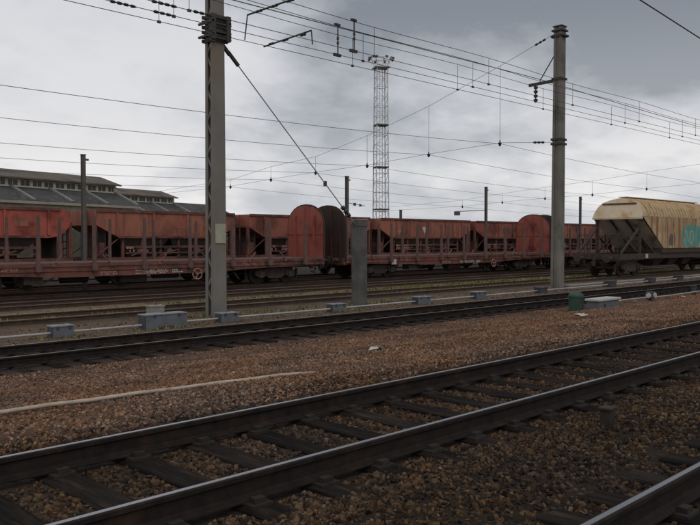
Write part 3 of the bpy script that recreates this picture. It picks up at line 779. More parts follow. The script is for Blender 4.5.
# ------------------------------------------------------------------ cream hopper wagon
def cream_wagon():
    x0, L = 40.6, 17.0
    t = empty('grain_wagon', (x0, TRACKS['E'], YARD), 'rusty cream covered hopper wagon with teal graffiti on its side', 'wagon')
    hw, zs = 1.54, 3.46
    xe, xt = 2.45, 2.85           # lower and upper edge of the leaning end panel
    sec = [(-hw, zs), (-1.48, 3.74), (-1.33, 4.02), (-1.09, 4.27), (-0.58, 4.45), (0, 4.54), (0.58, 4.45), (1.09, 4.27), (1.33, 4.02), (1.48, 3.74), (hw, zs)]
    ys = 5.4                      # where the slope sheet reaches the bottom
    mb = MB()                      # sides
    for sg in (-1, 1):
        ya, yb = sorted((sg * (hw - 0.03), sg * hw))
        mb.prism([(xe, zs), (ys, 1.58), (L - ys, 1.58), (L - xe, zs)], 'y', ya, yb)
    mb.build('body_side', M['cream'], t)
    mb = MB()                      # barrel roof, with the ends leaning in
    nseg = len(sec)
    def lean(z): return (z - 3.36) / (4.48 - 3.36) * (xt - xe)
    for xl, sgn in ((xe, 1), (L - xe, -1)):
        for (y, z) in sec: mb.v.append((xl + sgn * lean(z), y, z))
    for k in range(nseg - 1): mb.f.append((k, k + 1, nseg + k + 1, nseg + k))
    mb.build('roof', M['creamroof'], t)
    for k in range(26):            # roof ribs
        xk = xt + 0.35 + k * (L - 2 * xt - 0.7) / 25
        r = MB(); r.path([(xk, y * 1.012, z + 0.012) for y, z in sec], 0.035, 5); r.build('roof_rib', M['creamroof'], t)
    for xl, sgn in ((xe, 1), (L - xe, -1)):
        mb = MB(); pts = [(xl + sgn * lean(z), y, z) for y, z in sec]
        mb.quad((xl, -hw, 3.34), *pts, (xl, hw, 3.34))
        e = mb.build('end_panel', M['creamend'], t)
        mb = MB(); mb.bar((xl + sgn * lean(4.2) - sgn * 0.03, -1.04, 4.2), (xl + sgn * lean(4.2) - sgn * 0.03, 1.04, 4.2), 0.06, 0.09); mb.build('end_rail', M['maroon'], e)
        mb = MB(); mb.bar((xl - sgn * 0.02, -hw, 3.34), (xl - sgn * 0.02, hw, 3.34), 0.07, 0.10); mb.build('end_lip', M['creamend'], e)
        mb = MB(); xb = ys if sgn > 0 else L - ys
        mb.quad((xl + sgn * 0.02, -hw + 0.03, 3.33), (xl + sgn * 0.02, hw - 0.03, 3.33), (xb, hw - 0.03, 1.58), (xb, -hw + 0.03, 1.58))
        mb.build('slope_sheet', M['slope'], t)
        for yy in (-0.5, 0.45):
            mb = MB(); mb.bar((xl + sgn * 0.02, yy, 3.28), (xb, yy, 1.52), 0.09, 0.10); mb.build('slope_rib', M['under'], t)
    # roof walkway and hatches
    mb = MB(); mb.box(xt + 0.3, L - xt - 0.3, -0.28, 0.28, 4.60, 4.64)
    for k in range(9):
        xk = xt + 0.7 + k * (L - 2 * xt - 1.4) / 8; mb.box(xk - 0.03, xk + 0.03, -0.25, 0.25, 4.50, 4.599)
    mb.build('roof_walkway', M['creamroof'], t)
    # side stiffeners and the bottom sill
    for k in range(7):
        xk = 5.9 + k * (L - 11.8) / 6
        MB().box(xk - 0.04, xk + 0.04, -hw - 0.03, -hw - 0.001, 1.6, zs - 0.03).build('side_rib', M['cream'], t)
    mb = MB()
    for sg in (-1, 1):
        ya, yb = sorted((sg * 1.25, sg * 1.42)); mb.box(0, L, ya, yb, 0.98, 1.30)
    mb.box(0.0, 0.2, -1.249, 1.249, 0.98, 1.30); mb.box(L - 0.2, L, -1.249, 1.249, 0.98, 1.30); mb.box(0.21, L - 0.21, -0.4, 0.4, 0.85, 1.2)
    mb.box(ys - 0.2, L - ys + 0.2, -hw + 0.035, hw - 0.035, 1.305, 1.575)
    mb.build('underframe', M['under'], t)
    # end platform framework
    for xl, sgn in ((0, 1), (L, -1)):
        mb = MB()
        for sg in (-1, 1):
            mb.box(min(xl + sgn * 2.5, xl + sgn * 2.66), max(xl + sgn * 2.5, xl + sgn * 2.66), sg * 1.32 - 0.06, sg * 1.32 + 0.06, 1.301, 3.3)
            mb.bar((xl + sgn * 0.25, sg * 1.3, 1.3), (xl + sgn * 2.5, sg * 1.3, 2.75), 0.10)
            mb.bar((xl + sgn * 4.6, sg * 1.3, 1.3), (xl + sgn * 2.7, sg * 1.3, 2.3), 0.09)
        mb.bar((xl + sgn * 2.58, -1.26, 1.35), (xl + sgn * 2.58, 0, 2.6), 0.09); mb.bar((xl + sgn * 2.58, 1.26, 1.35), (xl + sgn * 2.58, 0, 2.6), 0.09)
        mb.bar((xl + sgn * 2.58, -1.26, 2.2), (xl + sgn * 2.58, 1.26, 2.2), 0.10)
        mb.build('end_frame', M['under'], t)
        mb = MB()
        for yy in (-1.2, -0.6, 0.6, 1.2): mb.tube((xl + sgn * 0.08, yy, 1.3), (xl + sgn * 0.08, yy, 2.35), 0.025, 6)
        for a, b in ((-1.2, -0.6), (0.6, 1.2)):
            mb.tube((xl + sgn * 0.08, a, 2.35), (xl + sgn * 0.08, b, 2.35), 0.025, 6); mb.tube((xl + sgn * 0.08, a, 1.85), (xl + sgn * 0.08, b, 1.85), 0.02, 6)
        mb.build('handrail', M['under'], t)
    for xc in (6.3, 8.5, 10.7):
        mb = MB(); top = [(xc - 1.0, -1.2, 1.30), (xc + 1.0, -1.2, 1.30), (xc + 1.0, 1.2, 1.30), (xc - 1.0, 1.2, 1.30)]; bot = [(xc - 0.4, -0.6, 0.5), (xc + 0.4, -0.6, 0.5), (xc + 0.4, 0.6, 0.5), (xc - 0.4, 0.6, 0.5)]
        mb.v += top + bot; mb.f += [(k, (k + 1) % 4, 4 + (k + 1) % 4, 4 + k) for k in range(4)] + [(4, 5, 6, 7)]
        mb.build('funnel', M['under'], t)
    bogie(t, 2.2); bogie(t, L - 2.2)
    buffers(t, 0, -1); buffers(t, L, 1)
    # graffiti and marks, flat on the side
    y = -hw - 0.005
    mb = MB(); gx = 8.1
    mb.quad((gx, y, 1.72), (gx + 0.9, y, 1.64), (gx + 2.7, y, 1.66), (gx + 3.0, y, 2.3), (gx + 2.8, y, 2.95), (gx + 1.6, y, 3.08), (gx + 0.7, y, 2.94), (gx + 0.1, y, 2.98), (gx - 0.05, y, 2.3))
    gr = mb.build('graffiti', M['teal'], t)
    mb = MB(); y2 = y - 0.003
    def stroke(a, b, wd):
        p, q = Vector((a[0], 0, a[1])), Vector((b[0], 0, b[1])); dd = (q - p).normalized(); n_ = Vector((-dd.z, 0, dd.x)) * wd / 2
        mb.quad(*[(v.x, y2, v.z) for v in (p - n_, q - n_, q + n_, p + n_)])
    stroke((gx + 0.25, 1.95), (gx + 0.55, 2.7), 0.13); stroke((gx + 0.62, 2.7), (gx + 0.98, 1.95), 0.13)
    stroke((gx + 1.18, 1.9), (gx + 1.18, 2.62), 0.13); stroke((gx + 1.26, 2.6), (gx + 1.75, 2.6), 0.12); stroke((gx + 1.75, 2.5), (gx + 1.75, 1.95), 0.13); stroke((gx + 1.26, 1.9), (gx + 1.7, 1.9), 0.12)
    mb.build('graffiti_stroke', M['palespray'], gr)
    mb = MB(); mb.quad((6.15, y, 1.75), (6.95, y, 1.72), (7.1, y, 2.1), (6.95, y, 2.55), (6.6, y, 2.40), (6.35, y, 2.5), (6.1, y, 2.2)); mb.build('graffiti', M['darkspray'], t)
    MB().box(3.15, 3.45, -1.445, -1.422, 1.02, 1.27).build('label_plate', M['white'], t)
    return t


cream_wagon()


# ------------------------------------------------------------------ long shed with three parallel naves
SHED_A = math.atan2(0.2588, 0.966)


def shed(lx0, lx1, ly, label, clerestory=True, hw=5.5, wall=True):
    """local frame: x along the ridge, y away from the tracks; (0,0) is the near eave at the picture's left edge"""
    bx, by = 25.5, 67.9; c, s_ = math.cos(SHED_A), math.sin(SHED_A)
    t = empty('shed', (bx - s_ * ly, by + c * ly, YARD - 0.215), label, 'shed', 'naves of the long railway shed', rz=SHED_A)
    ze, zl, zu, zr = 5.78, 7.18, 7.92, 9.0
    r1, r2 = 3.0, 2.6               # foot of clerestory, edge of the top roof
    W = 2 * hw
    mb = MB(); mb.box(lx0, lx1, 0.1, 0.4, 0, ze - 0.05); mb.box(lx0, lx1, W - 0.4, W - 0.1, 0, ze - 0.05)
    MB().box(lx0, lx1, 0.03, 0.098, 0.0, 3.3).build('plinth', M['plinth'], t)
    if clerestory:
        mb.prism([(0.4, 0.001), (W - 0.4, 0.001), (W - 0.4, ze), (W - r1, zl), (W - r1, zu), (W / 2, zr - 0.1), (r1, zu), (r1, zl), (0.4, ze)], 'x', lx1 - 0.35, lx1 - 0.01)
    else:
        mb.prism([(0.4, 0.001), (W - 0.4, 0.001), (W - 0.4, ze), (W / 2, zu + 0.3), (0.4, ze)], 'x', lx1 - 0.35, lx1 - 0.01)
    mb.build('wall', M['render'], t)
    if not clerestory:
        for a, b in ((0, W / 2), (W, W / 2)):
            mb = MB(); mb.v += [(lx0, a, ze), (lx1, a, ze), (lx1 - 1.5, b, zu + 0.45), (lx0, b, zu + 0.45)]; mb.v += [(x, y, z - 0.15) for x, y, z in mb.v[:4]]
            mb.f += [(0, 1, 2, 3), (7, 6, 5, 4), (0, 1, 5, 4), (1, 2, 6, 5), (2, 3, 7, 6), (3, 0, 4, 7)]; mb.build('roof', M['slate'], t)
        return t
    for sg in (0, 1):
        def Y(y): return W - y if sg else y
        mb = MB(); pts = [(-0.35, ze - 0.16), (-0.35, ze), (r1 + 0.02, zl), (r1 + 0.02, zl - 0.16)]
        mb.prism([(Y(p), q) for p, q in pts], 'x', lx0, lx1); mb.build('lower_roof', M['slate'], t)
        mb = MB(); mb.prism([(Y(p), q) for p, q in ((r2 - 0.25, zu - 0.02), (r2 - 0.25, zu + 0.12), (hw, zr + 0.02), (hw, zr - 0.15))], 'x', lx0, lx1 + 0.15)
        mb.build('top_roof', M['toproof'], t)
        if sg: continue
        mb = MB(); mb.box(lx0, lx1, -0.5, -0.352, ze - 0.28, ze - 0.04); mb.box(lx0, lx1, -0.05, 0.098, ze - 0.9, ze - 0.55)
        mb.build('gutter', M['gutter'], t)
    # clerestory: mullions standing proud of the panes
    n = int(round((lx1 - lx0) / 1.32)); st = (lx1 - lx0) / n
    pane = MB().box(-st / 2 + 0.11, st / 2 - 0.11, 0, 0.05, zl + 0.12, zu - 0.10).mesh('pane', M['glass'])
    fr = MB()
    for a, b in ((-st / 2, -st / 2 + 0.16), (st / 2 - 0.16, st / 2)): fr.box(a + 0.004, b - 0.004, -0.06, 0.1, zl + 0.005, zu)
    fr.box(-st / 2 + 0.158, st / 2 - 0.158, -0.06, 0.1, zl + 0.005, zl + 0.13); fr.box(-st / 2 + 0.158, st / 2 - 0.158, -0.06, 0.1, zu - 0.11, zu - 0.0)
    fr.box(-0.025, 0.025, -0.04, 0.06, zl + 0.131, zu - 0.111)
    frm = fr.mesh('window', M['frame'])
    for k in range(n):
        x = lx0 + (k + 0.5) * st
        o = bpy.data.objects.new('window', frm); COL.objects.link(o); o.parent = t; o.location = (x, r1 + 0.02, 0)
        p = bpy.data.objects.new('pane', pane); COL.objects.link(p); p.parent = o
    nb = int(round((lx1 - lx0) / 4.3))
    for k in range(nb + 1):
        x = lx0 + (lx1 - lx0) * k / nb - (0.12 if k == nb else 0)
        mb = MB(); mb.bar((x, -0.3, ze + 0.09), (x, r1 - 0.02, zl + 0.09), 0.34, 0.16); mb.build('roof_rib', M['rib'], t)
    return t


shed(-22, 15.9, 0, 'nearest long shed nave with slate roof and clerestory windows')
shed(-16, 36.8, 11.3, 'second shed nave, its clerestory roof stepping out behind the first')
shed(-10, 62.5, 22.6, 'far plain slate roofed shed nave left of the tall pole', clerestory=False)


# ------------------------------------------------------------------ lattice-sided overhead line poles
def laced_pole(x, y, h, wu, wv, label, m, clamps, top_taper=0.86, lean=0.0, solid=False):
    """two steel channels facing across the track, laced together on the sides that face along it"""
    zb = ground_z(y)
    t = empty('overhead_line_pole', (x, y, zb), label, 'pole', 'tall overhead line poles')
    t.rotation_euler = (0, lean, 0)
    k = top_taper
    for sg in (-1, 1):
        mb = MB(); yo, yi = sg * wv / 2, sg * (wv / 2 - 0.05)
        i = len(mb.v)
        for z, kk in ((-0.3, 1), (h, k)):
            for (px, py) in ((-wu / 2, yo), (wu / 2, yo), (wu / 2, sg * (wv / 2 - 0.13)), (wu / 2 - 0.02, sg * (wv / 2 - 0.13)), (wu / 2 - 0.02, yi), (-wu / 2 + 0.02, yi), (-wu / 2 + 0.02, sg * (wv / 2 - 0.13)), (-wu / 2, sg * (wv / 2 - 0.13))):
                mb.v.append((px * kk, py * kk, z))
        n = 8
        for q in range(n): mb.f.append((i + q, i + (q + 1) % n, i + n + (q + 1) % n, i + n + q))
        mb.f.append(tuple(i + q for q in range(n))); mb.f.append(tuple(i + n + q for q in range(n)))
        mb.build('channel', m, t)
    for sg in (-1, 1):
        mb = MB()
        if solid:
            i = 0; a0, b0 = wu / 2 - 0.045, wv / 2 - 0.055
            for z, q in ((-0.3, 1), (h - 0.02, k)):
                for px, py in ((sg * a0 * q, -b0 * q), (sg * (a0 - 0.02) * q, -b0 * q), (sg * (a0 - 0.02) * q, b0 * q), (sg * a0 * q, b0 * q)): mb.v.append((px, py, z))
            mb.f += [(0, 1, 5, 4), (1, 2, 6, 5), (2, 3, 7, 6), (3, 0, 4, 7), (3, 2, 1, 0), (4, 5, 6, 7)]
            mb.build('web_plate', m, t); continue
        z = 0.35; f = 1; j = 0
        step = wv * 1.15
        while z + step < h - 0.2:
            k1 = 1 + (k - 1) * z / h; k2 = 1 + (k - 1) * (z + step) / h
            mb.bar((sg * (wu / 2 - 0.033) * k1, -f * (wv / 2 - 0.06) * k1, z), (sg * (wu / 2 - 0.033) * k2, f * (wv / 2 - 0.06) * k2, z + step), 0.06, 0.012, up=(1, 0, 0))
            z += step; f = -f
        mb.build('lacing', m, t)
    mb = MB(); mb.box(-wu / 2 * k - 0.04, wu / 2 * k + 0.04, -wv / 2 * k - 0.04, wv / 2 * k + 0.04, h + 0.001, h + 0.05); mb.build('cap', M['fitting'], t)
    for z in clamps:
        kk = 1 + (k - 1) * z / h; a, b = wu / 2 * kk, wv / 2 * kk
        mb = MB(); g_ = 0.035
        mb.box(-a - g_ - 0.06, a + g_ + 0.06, -b - g_, -b - 0.002, z - 0.05, z + 0.05); mb.box(-a - g_ - 0.06, a + g_ + 0.06, b + 0.002, b + g_, z - 0.05, z + 0.05)
        mb.box(-a - g_, -a - 0.002, -b, b, z - 0.05, z + 0.05); mb.box(a + 0.002, a + g_, -b, b, z - 0.05, z + 0.05)
        mb.build('clamp', M['fitting'], t)
    return t


LP = (13.15, 18.7)
left_pole = laced_pole(*LP, 10.6, 0.46, 0.42, 'tallest left pole, lattice sided, with a pale plate and a slanting guy', M['steelpole'], [8.0, 8.12, 8.26, 8.4, 8.55, 8.68])
# cluster of brackets where the lines are made off
mb = MB()
for z in (8.05, 8.22, 8.45, 8.62): mb.bar((-0.42, -0.30, z), (0.36, -0.30, z), 0.05, 0.05)
for z in (8.12, 8.5): mb.bar((-0.30, -0.36, z), (-0.30, 0.36, z), 0.06); mb.bar((0.30, -0.36, z), (0.30, 0.36, z), 0.06)
mb.box(-0.34, -0.20, -0.36, -0.22, 7.98, 8.70); mb.box(0.18, 0.32, -0.36, -0.22, 7.98, 8.70); mb.bar((0.25, 0, 7.98), (0.52, -0.02, 7.7), 0.09); mb.bar((-0.5, -0.3, 7.94), (-0.2, -0.3, 7.94), 0.05)
mb.build('bracket_cluster', M['fitting'], left_pole)
mb = MB(); mb.box(-0.17, 0.19, -0.232, -0.2105, 2.16, 2.72); mb.build('plate', M['plate'], left_pole)

RP = (31.1, 17.9)
right_pole = laced_pole(*RP, 11.75, 0.44, 0.44, 'right tall pole carrying a short bracket arm with a hanging insulator', M['tan_pole'], [6.55, 6.75, 9.45, 11.35], lean=R(0.3), solid=True)
mb = MB(); mb.bar((0, 0.22, 9.42), (0, 1.55, 9.38), 0.09, 0.13); mb.bar((0, 0.22, 10.6), (0, 1.0, 9.5), 0.035); mb.build('bracket_arm', M['fitting'], right_pole)
mb = MB(); mb.box(-0.27, 0.27, -0.27, 0.27, 11.55, 11.62); mb.box(-0.22, 0.22, -0.33, 0.33, 11.3, 11.38); mb.build('bracket_cluster', M['fitting'], right_pole)


def insul_profile(L, n, r=0.06, core=0.022):
    p = [(0, core)]
    for k in range(n):
        t0 = L * (k + 0.2) / n; t1 = L * (k + 0.75) / n
        p += [(t0, core), (t0 + 0.001, r), (t1, r * 0.85), (t1 + 0.001, core)]
    return p + [(L, core)]


mb = MB(); mb.lathe((0, 1.2, 9.33), (0, 1.2, 8.55), insul_profile(0.78, 4, 0.10, 0.03), 10); mb.build('insulator', M['insul'], right_pole)

# stub anchor post and the guy that runs down to it
SP = (18.65, 18.2)
t = empty('anchor_post', (*SP, ground_z(18.2)), 'short thick grey post where the slanting guy is anchored', 'post')
MB().box(-0.20, 0.20, -0.19, 0.19, -0.3, 2.93).build('shaft', M['stubpole'], t, bevel=0.03)
mb = MB(); mb.box(-0.22, 0.22, -0.21, 0.21, 2.72, 2.80); mb.bar((-0.32, 0, 2.86), (-0.2, 0, 2.76), 0.06); mb.build('clamp', M['stubpole'], t)
MB().box(-0.205, 0.205, -0.195, 0.195, 2.931, 2.95).build('cap', M['palelid'], t)
a = Vector((LP[0] + 0.42, LP[1] - 0.02, ground_z(18.7) + 7.82)); b = Vector((SP[0] - 0.26, SP[1], ground_z(18.2) + 2.83))
t = empty('guy_cable', tuple(a), 'slanting guy cable from the left pole down to the short post', 'cable')
dv = b - a; Lg = dv.length; u = dv / Lg
MB().tube((0, 0, 0), tuple(dv), 0.018, 8).build('cable', M['guy'], t)
MB().lathe(tuple(u * (Lg - 0.75)), tuple(u * (Lg - 0.25)), insul_profile(0.5, 3, 0.085, 0.03), 10).build('insulator', M['insul'], t)
MB().tube(tuple(u * 0.05), tuple(u * 0.55), 0.06, 8).build('tensioner', M['fitting'], t)
MB().box(-0.04, 0.04, -0.04, 0.04, -0.08, 0.08).build('clip', M['fitting'], t, loc=tuple(u * (Lg - 1.75)))

# thin dark posts between the two rows of wagons
for x, h, lab in ((15.4, 5.85, 'thin dark post standing against the long shed'), (31.4, 5.85, 'thin dark post beside the left pair of arched wagon ends'),
                  (45.2, 5.9, 'thin dark post left of the right pair of arched wagon ends'), (58.6, 5.75, 'thin dark post between the right pole and the cream wagon')):
    t = empty('thin_post', (x, 31.65, ground_z(31)), lab, 'post', 'thin dark posts behind the stake wagons')
    mb = MB(); hw_ = 0.08
    mb.box(-hw_, hw_, -0.08, -0.06, -0.2, h); mb.box(-hw_, hw_, 0.06, 0.08, -0.2, h); mb.box(-0.02, 0.02, -0.059, 0.059, -0.2, h); mb.build('shaft', M['darkpole'], t)
    mb = MB(); mb.box(-0.10, 0.10, -0.10, 0.10, h + 0.001, h + 0.04); mb.box(0.02, 0.24, -0.04, 0.04, h - 0.22, h - 0.14); mb.build('cap', M['darkpole'], t)
    if 40 < x < 50:
        mb = MB(); mb.bar((-0.1, 0, 4.3), (-2.6, 0.8, 4.15), 0.05); mb.box(-2.5, -2.2, 0.6, 0.9, 3.9, 4.14); mb.build('side_arm', M['darkpole'], t)
    if 30 < x < 33:
        mb = MB(); mb.bar((0.1, 0, 4.35), (1.3, -0.2, 4.2), 0.03); mb.box(0.5, 0.62, -0.14, -0.02, 4.2, 4.36); mb.box(0.9, 1.0, -0.2, -0.1, 4.16, 4.3); mb.build('side_arm', M['darkpole'], t)


# ------------------------------------------------------------------ floodlight mast far behind
def mast():
    x, y, h = 66.3, 61.2, 22.6
    t = empty('floodlight_mast', (x, y, ground_z(y)), 'tall pale lattice floodlight mast far behind the wagons', 'mast', rz=R(-32))
    h = h + 0.76; w0, w1 = 0.78, 0.62
    def c(z): return w0 + (w1 - w0) * z / h
    for sx in (-1, 1):
        for sy in (-1, 1):
            MB().bar((sx * w0, sy * w0, -0.2), (sx * w1, sy * w1, h - 1.2), 0.10).build('leg', M['mast'], t)
    n = 20; dz = (h - 1.2) / n
    br = MB()
    for k in range(n):
        z0, z1 = k * dz, (k + 1) * dz; a, b = c(z0), c(z1); f = 1 if k % 2 else -1
        for sg in (-1, 1):
            br.bar((f * a, sg * a, z0), (-f * b, sg * b, z1), 0.035); br.bar((sg * a, -f * a, z0), (sg * b, f * b, z1), 0.035)
            br.bar((-b, sg * b, z1), (b, sg * b, z1), 0.05); br.bar((sg * b, -b, z1), (sg * b, b, z1), 0.05)
    br.build('bracing', M['mast'], t)
    lm = MB(); lm.bar((0.18, 0, 0), (0.18, 0, h - 1.2), 0.05); lm.bar((-0.18, 0, 0), (-0.18, 0, h - 1.2), 0.05)
    for z in np.arange(0.5, h - 1.3, 0.45): lm.bar((-0.18, 0, z), (0.18, 0, z), 0.035)
    lm.build('ladder', M['mast'], t)
    for z in (5.7, 10.6, 15.5):
        s = c(z) + 0.06; MB().box(-s, s, -s, s, z, z + 0.14).build('platform', M['darkpole'], t)
    hd = MB(); hd.box(-0.9, 0.9, -0.9, 0.9, h - 1.2, h - 1.08)
    for k in range(8):
        a = k * math.pi / 4; hd.bar((0.75 * math.cos(a), 0.75 * math.sin(a), h - 1.08), (1.25 * math.cos(a), 1.25 * math.sin(a), h - 0.1), 0.05)
    for zr_, rr in ((h - 0.5, 1.02), (h - 0.12, 1.22)):
        hd.path([(rr * math.cos(q), rr * math.sin(q), zr_) for q in np.linspace(0, 2 * math.pi, 17)], 0.03, 5)
    hd.build('head_frame', M['mast'], t)
    for k in range(8):
        a = k * math.pi / 4 + 0.2; p = Vector((1.35 * math.cos(a), 1.35 * math.sin(a), h - 0.05)); o_ = Vector((math.cos(a), math.sin(a), -0.55)).normalized()
        f = MB().lathe(tuple(p - o_ * 0.2), tuple(p + o_ * 0.25), [(0, 0.06), (0.2, 0.10), (0.45, 0.16)], 10).build('floodlight', M['darkpole'], t)
        MB().lathe(tuple(p + o_ * 0.252), tuple(p + o_ * 0.27), [(0, 0.14), (0.018, 0.14)], 10).build('lens', M['lampglass'], f)


mast()
t = empty('thin_post', (70.5, 61.8, ground_z(60)), 'thin dark post close by the foot of the lattice mast', 'post', 'thin dark posts behind the stake wagons')
MB().bar((0, 0, -0.2), (0, 0, 5.8), 0.24).build('shaft', M['darkpole'], t); MB().box(-0.16, 0.16, -0.16, 0.16, 5.801, 5.87).build('cap', M['darkpole'], t)


# ------------------------------------------------------------------ overhead wires
def sagged(y, za, sag, supports, x0, x1, step=2.0, yend=None):
    pts = []
    for x in np.arange(x0, x1 + 0.01, step):
        for (a, zs_), (b, ze_) in zip(supports, supports[1:]):
            if a <= x <= b:
                f = (x - a) / (b - a); pts.append((float(x), y, zs_ + (ze_ - zs_) * f - 4 * sag * f * (1 - f))); break
    return pts


EYE = 1.523
DROPS = [-12, -6.8, -1.5, 3.8, 9.2, 14.7, 20.1, 25.3, 30.7, 36.6, 42, 47.5, 53, 58.5, 64]
for i, (y, lab) in enumerate(((14.0, 'nearest'), (14.6, 'middle'), (15.2, 'farthest'))):
    t = empty('overhead_line', (0, y, 0), f'{lab} of the three close overhead lines with short droppers above the dark track', 'overhead line', 'overhead lines above the dark track')
    zc_, zm_ = EYE + 4.85, EYE + 5.62
    MB().path([(x, 0, zc_ - 0) for x in (-30, 0, 20, 60, 200)], 0.0085, 5).build('contact_wire', M['wire'], t)
    MB().path([(float(x), 0, zm_ + 0.03 * math.cos((x - 30.7) / 5.4 * math.pi)) for x in np.arange(-30, 200, 1.35)], 0.0085, 5).build('messenger_wire', M['wire'], t)
    for x in DROPS:
        if 11 < x < 17: x = 14.9 + 0.2 * i
        mb = MB(); mb.tube((x, 0, zc_ + 0.005), (x, 0, zm_ - 0.01), 0.007, 5); mb.box(x - 0.04, x + 0.04, -0.022, 0.022, zc_ - 0.035, zc_ + 0.02); mb.build('dropper', M['wire'], t)
    if i != 2:
        mb = MB(); x = 8.3 if i == 0 else 7.7
        mb.lathe((x, 0, zc_), (x + 0.6, 0, zc_), insul_profile(0.6, 4, 0.036, 0.016), 8); mb.lathe((x + 1.0, 0, zc_), (x + 1.45, 0, zc_), insul_profile(0.45, 3, 0.036, 0.016), 8)
        mb.build('insulator', M['insul'], t)
        mb = MB(); mb.tube((14.15, 0, zc_), (14.15, 0, zm_), 0.018, 6); mb.lathe((14.15, 0, zc_ + 0.25), (14.15, 0, zc_ + 0.5), insul_profile(0.25, 2, 0.035, 0.016), 8)
        mb.box(14.0, 14.25, -0.03, 0.03, zc_ - 0.045, zc_ + 0.025); mb.box(14.04, 14.22, -0.03, 0.03, zm_ - 0.025, zm_ + 0.035); mb.build('jumper', M['insul'], t)
# cross bars tying the three lines together
t = empty('spreader_bar', (12.0, 14.6, EYE + 5.66), 'upper insulated bar across the overhead lines right of the left pole', 'spreader bar', 'bars across the overhead lines')
mb = MB(); mb.tube((0, -1.3, 0.02), (0, 1.05, 0), 0.022, 6); mb.tube((0, 1.05, 0), (-0.05, 1.1, -0.62), 0.016, 6); mb.build('bar', M['fitting'], t)
mb = MB()
for q in (-0.6, 0, 0.6): mb.lathe((0, q - 0.14, 0.0), (0, q + 0.14, 0.0), insul_profile(0.28, 2, 0.038, 0.02), 8)
mb.build('insulator', M['insul'], t)
t = empty('spreader_bar', (12.4, 14.6, EYE + 4.93), 'lower short bar across the contact wires right of the left pole', 'spreader bar', 'bars across the overhead lines')
mb = MB(); mb.tube((0, -0.9, 0.05), (0, 0.9, -0.02), 0.02, 6); mb.tube((0, -0.9, 0.05), (0.02, -0.92, -0.28), 0.016, 6); mb.build('bar', M['fitting'], t)
mb = MB()
for q in (-0.6, 0.05, 0.6): mb.lathe((0, q - 0.1, 0.0), (0, q + 0.1, 0.0), insul_profile(0.2, 2, 0.036, 0.018), 8)
mb.build('insulator', M['insul'], t)

# feeder hung from the right pole's bracket
zf = EYE + 7.42
pts = sagged(19.1, 0, 0.25, [(-45, zf), (31.1, zf), (90, zf)], -44, 88)
tag(MB().path(pts, 0.015, 6).build('feeder_cable', M['wire']), 'thick feeder cable hung under the right pole bracket insulator', 'cable')
# wire over the near track, crossing the top right corner
tag(MB().path([(-20, 5.5, EYE + 4.05), (11.9, 5.5, EYE + 3.84), (14.7, 5.5, EYE + 3.67), (30, 5.5, EYE + 3.55), (90, 5.5, EYE + 4.1)], 0.011, 5).build('contact_wire', M['wire']), 'single wire over the near track crossing the upper right corner of the sky', 'overhead wire')

# yard contact wires, one over each yard track
yard = [('E', 21.0, 4.59, 8.27), ('F', 25.35, 4.40, 6.9), ('G', 29.75, 4.13, 5.8), ('H', 34.0, 4.0, 4.96), ('I', 38.2, 3.82, 4.65), ('J', 42.5, 3.58, 4.05)]
words = {'E': 'first yard wire, over the cream wagon track', 'F': 'second yard wire, over the empty yard track', 'G': 'third yard wire, over the stake wagons',
         'H': 'fourth yard wire, over the rust red hopper wagons', 'I': 'fifth yard wire, just behind the hopper wagons', 'J': 'sixth and farthest yard wire, low against the bright sky'}
for key, y, hc, hm in yard:
    z = EYE + hc; z2 = z - 0.55
    pts = sagged(y, 0, 0.5, [(-14, z), (31.1, z)], -14, 31.1, 1.5) + [(31.1, y, z)] + sagged(y, 0, 0.15, [(31.1, z), (57, z2)], 32, 57, 1.5) + sagged(y, 0, 0.4, [(57, z2), (102, z2)], 58, 102, 2)
    tag(MB().path(pts, 0.009, 5).build('contact_wire', M['wire']), words[key], 'overhead wire', 'wires over the yard tracks')


def headspan(x, y0, ztop, zlow, items, label):
    t = empty('span_wire', (x, y0, 0), label, 'span wire', 'cross span wires over the yard')
    up = [(0, 0, ztop)] + [(0, y - y0, EYE + hm) for _, y, hc, hm in items] + [(0, items[-1][1] - y0 + 9, EYE + items[-1][3] - 0.35)]
    lw = [(0, 0, zlow)] + [(0, y - y0, EYE + hc + 0.04) for _, y, hc, hm in items] + [(0, items[-1][1] - y0 + 9, EYE + items[-1][2] - 0.1)]
    MB().path(up, 0.009, 5).build('upper_cable', M['wire'], t); MB().path(lw, 0.009, 5).build('lower_cable', M['wire'], t)
    for _, y, hc, hm in items:
        mb = MB(); mb.tube((0, y - y0, EYE + hc + 0.1), (0, y - y0, EYE + hm), 0.009, 5); mb.build('dropper', M['wire'], t)
        mb = MB(); mb.lathe((0, y - y0, EYE + hc - 0.12), (0, y - y0, EYE + hc + 0.16), [(0, 0.04), (0.08, 0.07), (0.16, 0.09), (0.18, 0.03), (0.28, 0.03)], 8); mb.build('clip', M['insul'], t)
    for pth in (up, lw):
        p, q = Vector(pth[0]), Vector(pth[1]); dd = (q - p).normalized()
        MB().lathe(tuple(p + dd * 0.5), tuple(p + dd * 1.1), insul_profile(0.6, 3, 0.055, 0.02), 8).build('insulator', M['insul'], t)


